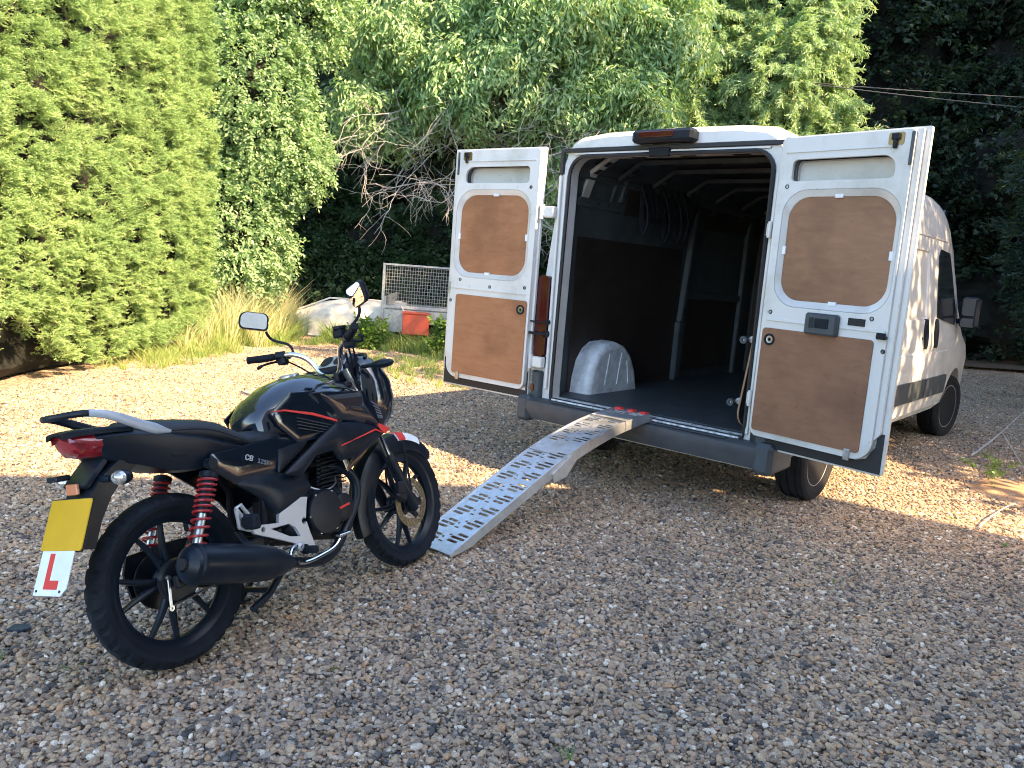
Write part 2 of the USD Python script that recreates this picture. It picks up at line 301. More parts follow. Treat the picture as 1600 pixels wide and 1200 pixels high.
v[:, 2] = -.03 + .052 * np.clip(1.2 - np.hypot((v[:, 0] - 4.35) / .95, (v[:, 1] - 6.25) / .95), 0, .7) + .04 * (meshkit.fbm(v * 3.1, 4, 8) - .5)
part('/World', 'bare_earth', tm(v, be.faces), M['earth'], label='patch of bare sandy earth at the right of the drive', smooth=True, kind='structure')
rng = np.random.default_rng(11)
def pebble_tile(size, n, mean, sub, seed):
    rng = np.random.default_rng(seed); base = trimesh.creation.icosphere(sub); bv, bf = np.array(base.vertices), np.array(base.faces); nv = len(bv)
    shapes = []
    for k in range(14):
        d = bv * (1 + .9 * (meshkit.fbm(bv * 1.3 + k * 7.7, 2, k) - .5)[:, None]); 
        d = np.sign(d) * np.abs(d) ** .85; shapes.append(d)
    V = np.empty((n, nv, 3))
    rot = Rotation.random(n, random_state=seed).as_matrix(); yaw = Rotation.from_euler('zxy', np.stack([rng.uniform(0, 6.3, n), rng.normal(0, .35, n), rng.normal(0, .35, n)], 1)).as_matrix()
    r = np.clip(rng.lognormal(math.log(mean), .33, n), mean * .5, mean * 2.1)
    asp = np.stack([rng.uniform(1., 1.45, n), rng.uniform(.75, 1.05, n), rng.uniform(.5, .8, n)], 1)
    pos = np.stack([rng.uniform(-size / 2, size / 2, n), rng.uniform(-size / 2, size / 2, n), rng.uniform(-.014, .006, n)], 1)
    for k in range(n):
        V[k] = (shapes[k % 14] @ rot[k].T * (asp[k] * r[k])) @ yaw[k].T + pos[k]
    F = (bf[None] + (np.arange(n) * nv)[:, None, None]).reshape(-1, 3)
    m = tm(V.reshape(-1, 3), F); m.metadata['each'] = nv
    return m
TS = .8
protos = [(pebble_tile(TS, 7000, .0076, 1, 1), M['pebble'], False), (pebble_tile(TS, 7000, .0076, 1, 2), M['pebble'], False), (pebble_tile(TS, 5600, .0085, 0, 3), M['pebble'], True), (pebble_tile(TS, 5600, .0085, 0, 4), M['pebble'], True)]
pos, idx, rot = [], [], []
R4 = [Rotation.from_euler('z', 90 * k, degrees=True).as_matrix() for k in range(4)]
for i in range(-16, 26):
    for j in range(1, 26):
        x, y = (i + .5) * TS, (j + .5) * TS
        if not (-.82 * y - 1.2 < x < .85 * y + 1.2): continue
        if x < -4.9 and y > 6: continue
        if y > 14 and x < .5: continue
        pos.append((x, y, 0)); idx.append(int(rng.integers(0, 2)) + (0 if y < 6 else 2)); rot.append(R4[int(rng.integers(0, 4))])
scatter('/World/gravel', protos, pos, np.array(rot), np.ones(len(pos)), idx, 'loose brown, grey and cream pebbles covering the drive', 'gravel')

# ================================================================== FOLIAGE PROTOTYPES
def blades(B, T, W, fold=None):
    """Leaf-shaped faces from base points B to tips T with half-width vectors W; fold drops the midrib."""
    B, T, W = (np.asarray(x, float) for x in (B, T, W)); n = len(B); m = B * .55 + T * .45
    f0 = np.zeros_like(B) if fold is None else fold
    V = np.stack([B, m + W + f0, T, m - W + f0], 1).reshape(-1, 3); k = np.arange(n) * 4
    m = tm(V, np.vstack([np.stack([k, k + 1, k + 2], 1), np.stack([k, k + 2, k + 3], 1)])); m.metadata['each'] = 4
    return m
def leaf_cluster(n, L, W, spread, droop, seed, up=.3):
    """Leaves round a short twig that leaves the origin along +x."""
    r = np.random.default_rng(seed); t = r.uniform(.0, 1, n); B = np.stack([t * spread, r.normal(0, .12 * spread, n), r.normal(0, .12 * spread, n) - droop * .4 * spread * t ** 2], 1)
    az = r.uniform(-2.2, 2.2, n); d = np.stack([np.cos(az), np.sin(az), r.uniform(-.6, .5, n) - droop], 1); d /= np.linalg.norm(d, axis=1, keepdims=True)
    l = L * r.uniform(.7, 1.2, n); nrm = np.stack([r.normal(0, .5, n), r.normal(0, .5, n), np.full(n, 1.)], 1)
    if droop > .6: nrm = np.stack([np.cos(az) * .8 + r.normal(0, .4, n), np.sin(az) * .8 + r.normal(0, .4, n), np.full(n, .6)], 1)
    w = np.cross(d, nrm); w /= np.linalg.norm(w, axis=1, keepdims=True)
    T = B + d * l[:, None]; T[:, 2] -= droop * .15 * l
    return blades(B, T, w * (W * l / L)[:, None], np.cross(w, d) * (W * .35) * np.sign(np.cross(w, d)[:, 2:3] + 1e-6))
def conifer_spray(L, seed, sub=4, flat=.35, dens=8, fat=1.):
    r = np.random.default_rng(seed); B, T, W = [], [], []
    def add(b, d, l, w):
        d = d / np.linalg.norm(d); q = np.cross(d, r.normal(0, 1, 3)); q /= np.linalg.norm(q); B.append(b); T.append(b + d * l); W.append(q * w * fat)
    for k in range(dens):
        t = k / dens; b = np.array([t * L, 0, -.12 * L * t * t]); 
        for s in (-1, 1):
            a = s * r.uniform(.5, 1.0); d = np.array([math.cos(a), math.sin(a), r.normal(0, flat)]); l = L * (.5 - .33 * t) * r.uniform(.7, 1.2)
            add(b, d, l, L * .022)
            for j in range(sub):
                u = (j + .6) / (sub + .5); a2 = a + r.choice([-1, 1]) * r.uniform(.4, .9); d2 = np.array([math.cos(a2), math.sin(a2), r.normal(0, flat)])
                add(b + d / np.linalg.norm(d) * l * u, d2, l * .5 * r.uniform(.6, 1.2), L * .020)
    add(np.zeros(3), np.array([1, 0, -.1]), L * 1.1, L * .02)
    return blades(B, T, W)
def plume(L, seed):
    """Hanging cypress plume: side shoots droop from a twig running along +x."""
    r = np.random.default_rng(seed); B, T, W = [], [], []
    for k in range(16):
        t = k / 16; b = np.array([t * L, r.normal(0, .02), .10 * L * math.sin(2.2 * t) - .35 * L * t * t])
        for s in (-1, 0, 1):
            d = np.array([.55 + r.normal(0, .25), s * .6 + r.normal(0, .25), -.75 + r.normal(0, .3)]); d /= np.linalg.norm(d); l = L * .36 * (1 - .5 * t) * r.uniform(.6, 1.2)
            q = np.cross(d, r.normal(0, 1, 3)); q /= np.linalg.norm(q); B.append(b); T.append(b + d * l); W.append(q * l * .09)
            for j in range(3):
                e = d + r.normal(0, .55, 3); e /= np.linalg.norm(e); q = np.cross(e, r.normal(0, 1, 3)); q /= np.linalg.norm(q); p = b + d * l * (.3 + .25 * j); B.append(p); T.append(p + e * l * .45); W.append(q * l * .06)
    return blades(B, T, W)
def tuft(n, H, spread, seed, lean=.35, w=.004):
    r = np.random.default_rng(seed); a = r.uniform(0, 6.28, n); rad = spread * np.sqrt(r.uniform(0, 1, n)); B = np.stack([rad * np.cos(a), rad * np.sin(a), np.zeros(n)], 1)
    h = H * r.uniform(.5, 1.1, n); d = np.stack([r.normal(0, lean, n), r.normal(0, lean, n), np.ones(n)], 1); Tm = B + d * (h * .55)[:, None]; T = Tm + (d * [1.9, 1.9, .75]) * (h * .45)[:, None]
    q = np.stack([np.cos(a + 1.5), np.sin(a + 1.5), 0 * a], 1) * w
    V = np.stack([B - q, B + q, Tm - q * .8, Tm + q * .8, T], 1).reshape(-1, 3); k = np.arange(n) * 5
    m = tm(V, np.vstack([np.stack([k, k + 1, k + 3], 1), np.stack([k, k + 3, k + 2], 1), np.stack([k + 2, k + 3, k + 4], 1)])); m.metadata['each'] = 5
    return m

LM = dict(
    hedge=leaf_mat('hedge_leaves', [(.04, .10, .042), (.165, .28, .10), (.31, .44, .17), (.48, .54, .26)], .18, .42),
    birch=leaf_mat('pale_leaves', [(.10, .19, .10), (.24, .36, .19), (.40, .50, .31)], .35, .36),
    cherry=leaf_mat('cherry_leaves', [(.055, .13, .07), (.165, .285, .13), (.31, .43, .22), (.50, .50, .33)], .3, .32),
    cypress=leaf_mat('cypress_leaves', [(.12, .22, .11), (.27, .39, .20), (.45, .53, .31)], .3, .45),
    dark=leaf_mat('dark_leaves_painted_flecks', [(.006, .015, .012), (.014, .032, .022), (.03, .055, .032), (.12, .17, .07)], .2, .5),  # brightest stop paints sun flecks into the leaf colour
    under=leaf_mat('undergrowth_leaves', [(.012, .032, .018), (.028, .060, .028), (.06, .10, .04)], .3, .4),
    bramble=leaf_mat('bramble_leaves', [(.05, .11, .025), (.10, .18, .04), (.18, .26, .07)], .35, .4),
    grass=leaf_mat('grass_blades', [(.09, .17, .04), (.22, .30, .09), (.42, .42, .18)], .35, .5, 2.),
    straw=leaf_mat('straw_blades', [(.26, .28, .13), (.46, .44, .25), (.62, .56, .38)], .3, .6, 2.),
)
def orient(out, rng, tilt=.4, droop=0.):
    """Rotations whose x axis follows out, with a random roll and tilt."""
    o = np.asarray(out, float) + rng.normal(0, tilt, (len(out), 3)); o[:, 2] -= droop; o /= np.linalg.norm(o, axis=1, keepdims=True)
    up = np.tile([0, 0, 1.], (len(o), 1)) + rng.normal(0, .35, (len(o), 3)); y = np.cross(up, o); y /= np.linalg.norm(y, axis=1, keepdims=True) + 1e-9; z = np.cross(o, y)
    return np.stack([o, y, z], 2)
def blob_points(blobs, n, rng, gap=.42, freq=1.1, seed=0, face=None, depth=.35):
    """Points in the outer shell of the blobs: (centre, radii). Gaps open where a noise field is low."""
    w = np.array([r[0] * r[2] + r[1] * r[2] for c, r in blobs]); pick = rng.choice(len(blobs), n * 3, p=w / w.sum())
    C = np.array([c for c, r in blobs])[pick]; R = np.array([r for c, r in blobs])[pick]
    d = rng.normal(0, 1, (n * 3, 3)); d /= np.linalg.norm(d, axis=1, keepdims=True)
    k = 1 - depth * rng.uniform(0, 1, n * 3) ** 1.6; lump = 1 + .30 * (meshkit.fbm(C + d * R * 1.2 * .7 + 9, 3, seed + 5) - .5) * 2
    p = C + d * R * (k * lump)[:, None]
    keep = (meshkit.fbm(p * freq + 31, 3, seed) > gap) & (p[:, 2] > .05)
    if face is not None: keep &= (d @ np.asarray(face, float) > -.35)
    return p[keep][:n], d[keep][:n]
def core_mesh(blobs, k=.72, sub=3, seed=0, amp=.5):  # solid dark lumps that give the shade seen through crown gaps
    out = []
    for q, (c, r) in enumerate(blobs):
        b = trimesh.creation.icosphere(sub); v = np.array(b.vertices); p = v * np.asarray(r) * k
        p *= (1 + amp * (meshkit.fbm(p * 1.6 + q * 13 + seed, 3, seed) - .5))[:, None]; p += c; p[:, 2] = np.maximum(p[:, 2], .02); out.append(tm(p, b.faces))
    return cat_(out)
def trunk_mesh(base, top, r0, r1, rng, limbs=()):
    m = [tube(spline([base, np.array(base) * .6 + np.array(top) * .4 + rng.normal(0, .08, 3), top], 10), np.linspace(r0, r1, 10), 9)]
    for a, b, r in limbs: m.append(tube(spline([a, (np.array(a) + b) / 2 + [0, 0, .25], b], 8), np.linspace(r, r * .35, 8), 6))
    return m
GROUPS = dict(cypress='pair of cypresses behind the van', woodland_tree='dark shaded trees on the right', background_tree='dark trees closing the background', undergrowth_bush='dark bushes below the trees', bramble='brambles round the trailer', hedge_bush='dark bushes at the end of the drive', shade_tree='trees outside the picture on the right', leafy_weed='weeds at the right edge')
def tree(name, label, base, blobs, n, protos, rng, gap=.42, freq=1.1, seed=0, scale=(.8, 1.3), tilt=.4, droop=0., core=.72, r0=.16, face=None, depth=.35, group=None, cat='tree', radial=True, crown='crown'):
    """base on the ground; blobs in world coordinates. Parts: trunk with limbs, crown, solid dark core standing for inner shade."""
    group = group or GROUPS.get(name); base = np.array(base, float); t = thing(name, label, cat, base, group=group)
    bl = [(np.array(c, float) - base, np.array(r, float)) for c, r in blobs]
    topc = bl[int(np.argmax([c[2] for c, r in bl]))][0]
    part(t, 'trunk', trunk_mesh((0, 0, -.1), topc, r0, r0 * .35, rng, [(topc * rng.uniform(.25, .6), c, r0 * .45) for c, r in bl[:8]]), M['bark'])
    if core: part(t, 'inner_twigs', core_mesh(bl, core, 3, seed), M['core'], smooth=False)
    p, d = blob_points([(c + base, r) for c, r in bl], n, rng, gap, freq, seed, face, depth)
    scatter(t + '/' + crown, protos, p - base, orient(d, rng, tilt, droop), rng.uniform(*scale, len(p)), rng.integers(0, len(protos), len(p)))
    return t
rng = np.random.default_rng(21)
# ---- clipped conifer hedge along the left
HP = [(conifer_spray(.10, k, 3, .5, 6, 1.25), LM['hedge'], False) for k in range(4)]
hedge = thing('conifer_hedge', 'tall clipped yellow-green conifer hedge along the left side of the drive', 'hedge', (-4.6, 8, 0))
H0, H1 = np.array([-4.95, 2.2]), np.array([-4.38, 11.35]); hd_ = (H1 - H0) / np.linalg.norm(H1 - H0); hn = np.array([hd_[1], -hd_[0]]); HL = np.linalg.norm(H1 - H0); HH = 5.9
def hedge_pts(n):
    s = rng.uniform(0, HL + 1.3, n); z = rng.uniform(.0, HH, n); end = s > HL
    p = np.where(end[:, None], H1 - hn * (s - HL)[:, None], H0 + hd_ * np.minimum(s, HL)[:, None]); nrm = np.where(end[:, None], hd_, hn)
    q = np.stack([s * .9, z * .9, 0 * s], 1)
    dep = .15 * (meshkit.fbm(q * 1.3, 3, 4) - .5) + .12 * (meshkit.fbm(q * 5, 2, 6) - .5) + .11 * (meshkit.fbm(q * 15, 2, 8) - .5)
    low = .06 + .14 * meshkit.noise(np.stack([s * 1.9, 0 * s, 0 * s], 1), 2) + .45 * np.exp(-((s - 5.35) / .5) ** 2)
    gapn = meshkit.fbm(np.stack([s * 6., z * 6., 0 * s], 1), 3, 12)
    inset = np.where(gapn < .44, rng.uniform(.10, .35, n), rng.uniform(-.03, .09, n)); under = np.clip(.85 - z, 0, 1) * .22
    p = p + nrm * (dep - inset - under)[:, None]
    keep = (z > low) & (meshkit.fbm(q * 15, 2, 8) > .47) & ~((gapn < .39) & (rng.uniform(0, 1, n) < .8))
    return np.column_stack([p, z])[keep], np.column_stack([nrm, np.zeros(n)])[keep]
p, d = hedge_pts(150000)
d = d + [0, 0, .25]
scatter(hedge + '/foliage', HP, p - [-4.6, 8, 0], orient(d, rng, .55, 0.), rng.uniform(.75, 1.35, len(p)), rng.integers(0, 4, len(p)))
cm = cbox((0, 0, 0), (.9, HL - .2, HH - .3), .1); cm = trimesh.Trimesh(*trimesh.remesh.subdivide_to_size(cm.vertices, cm.faces, .3), process=False); v = np.array(cm.vertices)
v[:, 0] += -.15 + .35 * (meshkit.fbm(v * 2.2 + 5, 3, 3) - .5); v = v @ np.array([[hn[0], hn[1], 0], [hd_[0], hd_[1], 0], [0, 0, 1]]); v += [(H0[0] + H1[0]) / 2 - hn[0] * .75 + 4.6, (H0[1] + H1[1]) / 2 - 8 - hn[1] * .75, HH / 2 - .12]
part(hedge, 'inner_twigs', tm(v, cm.faces), M['core'], smooth=False)  # solid core, coloured near black for the shade inside the hedge
part(hedge, 'trunk', [tube([(-1.05 + (s - HL / 2) * hd_[0], (s - 4.6) * hd_[1] - .8, -.1), (-1.0 + (s - HL / 2) * hd_[0], (s - 4.6) * hd_[1] - .8, 1.5)], [.07, .05], 8) for s in np.arange(1, HL, .9) if abs(s - 5.4) > 1.0], M['bark'])

BC = [(leaf_cluster(16, .060, .018, .22, .45, 40 + k), LM['birch'], False) for k in range(3)]
CC = [(leaf_cluster(17, .105, .020, .32, 1.0, 50 + k), LM['cherry'], False) for k in range(3)]
UC = [(leaf_cluster(14, .085, .032, .26, .3, 60 + k), LM['under'], False) for k in range(3)]
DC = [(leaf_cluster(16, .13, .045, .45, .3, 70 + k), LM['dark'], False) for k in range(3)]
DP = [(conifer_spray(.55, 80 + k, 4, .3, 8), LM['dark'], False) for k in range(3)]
YP = [(plume(.55, 90 + k), LM['cypress'], False) for k in range(3)]
KC = [(leaf_cluster(12, .085, .036, .24, .2, 65 + k), LM['bramble'], False) for k in range(3)]
# ---- trees in view
tree('leafy_shrub', 'tall pale-leaved shrub growing against the far end of the hedge', (-4.5, 13.4, 0), [((-4.75, 13.3, 1.9), (1.0, .9, 1.5)), ((-4.5, 13.2, 3.9), (1.0, .9, 1.7)), ((-4.25, 13.4, 5.6), (1.25, 1.0, 1.6)), ((-5.2, 13.6, 6.6), (1.4, 1.2, 1.6)), ((-3.9, 13.5, 2.9), (.55, .6, .8))], 9000, BC, rng, .34, 1.4, 3, (.8, 1.3), .5, .25, .66, .09, (.2, -1, .2), group=None)
tree('dark_spruce', 'dark spruce standing in shade between the pale shrub and the cherry', (-3.2, 19.5, 0), [((-3.2, 19.5, 2.2), (2.2, 2, 2.4)), ((-3.1, 19.3, 5.2), (1.9, 1.7, 2.6)), ((-3.3, 19.5, 8.2), (1.6, 1.5, 2.4))], 3200, DP, rng, .33, .8, 5, (.8, 1.3), .45, .25, .78, .2, (0, -1, .2))
cb = [((-1.9, 14.9, 5.3), (1.6, 1.3, 1.0)), ((.2, 14.6, 5.6), (1.9, 1.4, 1.4)), ((1.3, 14.4, 4.1), (1.2, 1.1, 1.0)), ((-.5, 14.2, 4.4), (1.5, 1.0, .8)), ((-2.6, 14.8, 4.1), (.9, .9, .6)), ((1.2, 14.3, 3.0), (1.0, .8, .7)), ((.0, 15.2, 7.4), (2.6, 1.8, 1.6)), ((2.0, 14.8, 5.6), (1.0, 1.1, 1.2))]
cherry = tree('cherry_tree', 'spreading cherry tree with long drooping leaves and bare twigs below', (-.1, 15.6, 0), cb, 11500, CC, rng, .43, 1.7, 7, (.8, 1.25), .5, .55, 0, .17, (0, -1, .1), .75)
tw = []
def twig(p, d, L, r, lvl, rg):
    n = 6; pts = [p]; d = d / np.linalg.norm(d)
    for k in range(n):
        d = d + rg.normal(0, .22, 3) + np.array([0, 0, -.06]); d /= np.linalg.norm(d); pts.append(pts[-1] + d * L / n)
    tw.append(tube(pts, np.linspace(r, r * .4, n + 1), 5))
    if lvl > 0:
        for k in range(rg.integers(3, 6)):
            i = int(rg.integers(1, n)); twig(pts[i], d * .6 + rg.normal(0, .65, 3) + np.array([0, -.1, -.12]), L * rg.uniform(.4, .65), r * .55, lvl - 1, rg)
rg = np.random.default_rng(77)
for k in range(44):
    s = np.array([rg.uniform(-2.2, 1.9), -1.3 + rg.uniform(-.5, .4), rg.uniform(2.7, 4.6)]); twig(s, np.array([rg.normal(-.35, .7), -.25, rg.uniform(-.75, .05)]), rg.uniform(1.0, 2.2), .0105, 2, rg)
part(cherry, 'bare_twigs', tw, M['twig'], smooth=60)
for k, (x, y, h, lab) in enumerate(((3.25, 18.2, 11, 'pale cypress with hanging plumes, left of the pair behind the van'), (5.35, 18.0, 10.5, 'pale cypress with hanging plumes, right of the pair behind the van'))):
    bl = [((x, y, 1.2 + 1.35 * q), (1.25 * (1.12 - .07 * q), 1.15 * (1.1 - .07 * q), 1.2)) for q in range(8)] + [((x + (.8 if k else -.6), y - .2, 4.4), (.75, .7, .7)), ((x + .5, y - .5, 2.9), (.8, .6, .7)), ((x - .5, y - .5, 5.8), (.8, .7, .8))]
    tree('cypress', lab, (x, y, 0), bl, 3200, YP, rng, .39, 1.2, 11 + k, (.8, 1.45), .35, .45, .62, .18, (.2, -1, .1))
# dark wood on the right and behind
for k, (x, y, r, h, lab) in enumerate(((8.6, 22.0, 2.7, 11, 'dark leafy tree in shadow behind the cab of the van'), (12.2, 21.0, 2.8, 11.5, 'dark leafy tree in shadow at the right, beyond the van mirror'), (15.6, 22.5, 2.7, 11.5, 'dark leafy tree in shadow at the far right edge'))):
    bl = [((x + rng.normal(0, .5), y + rng.normal(0, .4), 1.4 + 1.6 * q), (r * (1 - .04 * q), r * .9, 1.7)) for q in range(7)]
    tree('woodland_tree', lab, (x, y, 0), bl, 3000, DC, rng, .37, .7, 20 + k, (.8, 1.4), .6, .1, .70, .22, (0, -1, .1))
for k, (x, y, r, lab) in enumerate(((8.15, 11.0, 1.3, 'dark fir leaning in from the right edge of the picture'),)):
    bl = [((x + .5, y + .3, 2.3 + 1.3 * q), (r * (1.1 - .05 * q), r, 1.1)) for q in range(6)]
    tree('fir_tree', lab, (x + .5, y, 0), bl, 1900, DP, rng, .33, .8, 33 + k, (.8, 1.35), .45, .35, .72, .2, (-.5, -1, .1))
bl_ = [(-16, 24, 4.5), (-10.5, 23, 4.2), (-6.5, 22.5, 3.2), (.5, 23.5, 3.8), (4.5, 25.5, 4), (20, 26, 4.5)]
BACK = ['dark tree behind the hedge, furthest left', 'dark tree behind the hedge and the pale shrub', 'dark tree behind the pale shrub', 'dark tree behind the cherry', 'dark tree behind the cypress pair', 'dark tree furthest right in the wood']
for k, (x, y, r) in enumerate(bl_):
    bl = [((x + rng.normal(0, .6), y + rng.normal(0, .4), 1.5 + 2.0 * q), (r, r * .8, 2.2)) for q in range(6)]
    tree('background_tree', BACK[k], (x, y, 0), bl, 1500, DC, rng, .36, .6, 40 + k, (1.4, 2.2), .6, .1, .85, .25, (0, -1, .1))
far = [((x, 31 + rng.uniform(-1, 1), z), (3.4, 2.2, 3.4)) for x in np.arange(-24, 34, 4.2) for z in (2.5, 7, 11.5)]
wd = thing('far_wood', 'dark mass of woodland closing the view behind the trees', 'wood', (0, 31, 0), kind='stuff')
part(wd, 'trunks', [tube([(x, 31 + .5 * math.sin(x), -.1 - 0), (x + .3, 31, 12)], [.25, .1], 8) for x in ()] or [tube([(x - 0, 0, -.1), (x + .3, 0, 12)], [.25, .1], 8) for x in np.arange(-22, 32, 5.)], M['bark'], kind='stuff')
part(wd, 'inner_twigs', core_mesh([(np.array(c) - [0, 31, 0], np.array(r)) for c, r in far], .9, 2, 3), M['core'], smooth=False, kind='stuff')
p, d = blob_points(far, 6000, rng, .3, .5, 3, (0, -1, .2))
scatter(wd + '/crowns', DC, p - [0, 31, 0], orient(d, rng, .6, .1), rng.uniform(1.8, 2.8, len(p)), rng.integers(0, 3, len(p)))
# undergrowth
US = [(-3.4, 16.0, 1.15, 2.3, 'dark leafy bush in the shade behind the tall grass'), (-1.9, 16.2, 1.2, 2.6, 'dark leafy bush below the bare cherry twigs'), (-.4, 16.6, 1.2, 2.3, 'dark leafy bush behind the mesh trailer'), (1.3, 17.2, 1.3, 2.4, 'dark leafy bush hidden largely by the van'), (-2.7, 15.7, .65, 1.25, 'low dark bush above the upturned hull'), (-4.3, 16.3, 1.1, 3.0, 'taller dark bush behind the pale shrub')]
for k, (x, y, r, h, lab) in enumerate(US):
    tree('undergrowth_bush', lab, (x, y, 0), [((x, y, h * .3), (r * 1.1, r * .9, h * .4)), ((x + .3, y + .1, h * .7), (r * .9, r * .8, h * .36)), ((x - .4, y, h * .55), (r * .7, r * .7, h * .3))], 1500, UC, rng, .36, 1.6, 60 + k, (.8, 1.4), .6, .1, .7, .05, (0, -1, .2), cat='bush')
for k, (x, y, r, h, lab) in enumerate(((-2.34, 12.95, .20, .42, 'bright bramble growing over the left corner of the trailer'), (-1.14, 12.4, .19, .62, 'bramble beside the red box, next to the van door'), (-2.66, 13.5, .17, .34, 'bramble in front of the upturned hull'))):
    tree('bramble', lab, (x, y, 0), [((x, y, h * .4), (r, r * .8, h * .45)), ((x + .1, y, h * .75), (r * .7, r * .6, h * .3))], 80, KC, rng, .38, 3., 70 + k, (.55, 1.0), .6, .1, 0, .012, None, .6, cat='bramble')
for k, (x, y, r, h, lab) in enumerate(((11.2, 27.0, 2.5, 2.6, 'low dark hedge bush closing the far end of the drive'), (15.5, 27.5, 2.5, 2.4, 'low dark hedge bush at the far right end of the drive'), (7.6, 26.0, 2.4, 2.8, 'low dark hedge bush just right of the van mirror'))):
    tree('hedge_bush', lab, (x, y, 0), [((x, y, h * .45), (r, 1.2, h * .55)), ((x + 1.2, y, h * .4), (r * .7, 1.1, h * .5))], 1400, DC, rng, .3, 1., 80 + k, (.8, 1.3), .6, .1, .8, .05, (0, -1, .2), cat='bush')
# tall trees just outside the picture on the right, whose shade dapples the van
SH = ['tree outside the picture, nearest the house', 'tree outside the picture, beside the van', 'tree outside the picture, beyond the van', 'tall tree outside the picture, behind the others', 'tall tree outside the picture, by the end of the drive', 'tall tree outside the picture, furthest along']
for k, (x, y, r, h, n, core) in enumerate(((10.65, 6.15, 3.25, 13.4, 2700, 0), (13.5, 5.5, 3.4, 10, 2200, .6), (12.0, 10.0, 3.3, 9.2, 2200, .55), (19.5, 13.5, 3.8, 20, 2600, .35), (22, 18.5, 4.2, 20, 2800, .45), (22, 9.5, 4.2, 14, 2600, .75))):
    bl = [((x + rng.normal(0, .4), y + rng.normal(0, .4), z), (r, r, 1.5)) for z in np.arange(2.2, h - .5, 1.7)]
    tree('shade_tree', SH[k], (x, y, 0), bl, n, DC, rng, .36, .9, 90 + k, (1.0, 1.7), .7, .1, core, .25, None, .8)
# ---- overhanging twig at the right edge
ot = thing('overhanging_branch', 'sunlit leafy branch tip poking in at the right edge', 'branch', (5.4, 7.2, 3.2))
tp = spline([(.9, .1, .55), (.2, 0, .15), (-.5, -.05, -.15), (-1.02, -.1, -.42)], 14)
part(ot, 'stem', tube(tp, np.linspace(.014, .004, 14), 6), M['twig'])
rg = np.random.default_rng(9)
for k in range(26):
    q = tp[int(rg.integers(4, 14))]; d = np.array([rg.normal(-.4, .5), rg.normal(0, .5), rg.normal(-.25, .5)]); d /= np.linalg.norm(d); w = np.cross(d, [0, .3, 1]); w /= np.linalg.norm(w)
    part(ot, 'leaf', blades([q], [q + d * rg.uniform(.10, .16)], [w * .034], np.array([[0, 0, -.012]])), LM['bramble'], smooth=False)
# ---- grass
GT = [(tuft(26, .16, .07, 100 + k), LM['grass'], False) for k in range(3)] + [(tuft(22, .30, .08, 110 + k, .4), LM['grass'], False) for k in range(2)]
TT = [(tuft(26, .85, .12, 120 + k, .25, .005), LM['straw'], False) for k in range(3)] + [(tuft(18, .65, .10, 125 + k, .35, .005), LM['grass'], False) for k in range(2)]
def in_poly(poly, n):
    poly = Polygon(poly); x0, y0, x1, y1 = poly.bounds; p = np.stack([rng.uniform(x0, x1, n), rng.uniform(y0, y1, n)], 1)
    import shapely
    return p[shapely.contains_xy(poly, p[:, 0], p[:, 1])], poly
def grass(name, label, poly, n, protos, s, zf=None):
    p, pl = in_poly(poly, n); import shapely
    e = shapely.distance(shapely.points(p), pl.exterior); keep = (rng.uniform(0, 1, len(p)) < np.clip(e / .55 + .12, 0, 1)) & (meshkit.fbm(np.column_stack([p * 1.7, 0 * p[:, :1]]), 3, 5) > .36); p = p[keep]; e = e[keep]
    R = Rotation.from_euler('z', rng.uniform(0, 6.28, len(p))).as_matrix()
    scatter('/World/' + name, protos, np.column_stack([p, np.full(len(p), -.005)]), R, rng.uniform(*s, len(p)) * np.clip(.6 + e, .6, 1.15), rng.integers(0, len(protos), len(p)), label, 'grass')
grass('short_grass', 'short sunlit grass edging the drive between hedge and trailer', [(-4.7, 8.6), (-4.0, 9.2), (-3.75, 11.4), (-3.1, 13.0), (-2.2, 12.6), (-1.0, 11.9), (.4, 12.4), (.4, 14.5), (-4.8, 15.5), (-4.9, 11)], 3600, GT, (.7, 1.4))
grass('tall_dry_grass', 'tall dry grass clump with seed heads at the end of the hedge', [(-4.7, 10.4), (-4.1, 10.9), (-3.75, 12.0), (-3.65, 13.6), (-3.95, 15.2), (-4.9, 15.2)], 620, TT, (.75, 1.35))
p, _ = in_poly([(-5, 1.6), (5, 1.6), (8, 12), (-4, 12)], 190); 
WT = [(tuft(12, .035, .03, 140 + k, .9, .004), LM['bramble'], False) for k in range(3)]
scatter('/World/gravel_weeds', WT, np.column_stack([p, np.full(len(p), .003)]), Rotation.from_euler('z', rng.uniform(0, 6.28, len(p))).as_matrix(), rng.uniform(.35, .9, len(p)), rng.integers(0, 3, len(p)), 'tiny green weeds sprouting through the gravel', 'weeds')
grass('verge_grass', 'thin dark grass on the shaded ground in front of the trailer', [(-2.6, 12.2), (-1.6, 9.6), (-.5, 9.2), (.5, 10.2), (.6, 12.5), (-1, 12.4)], 300, GT[:3], (.5, 1.0))
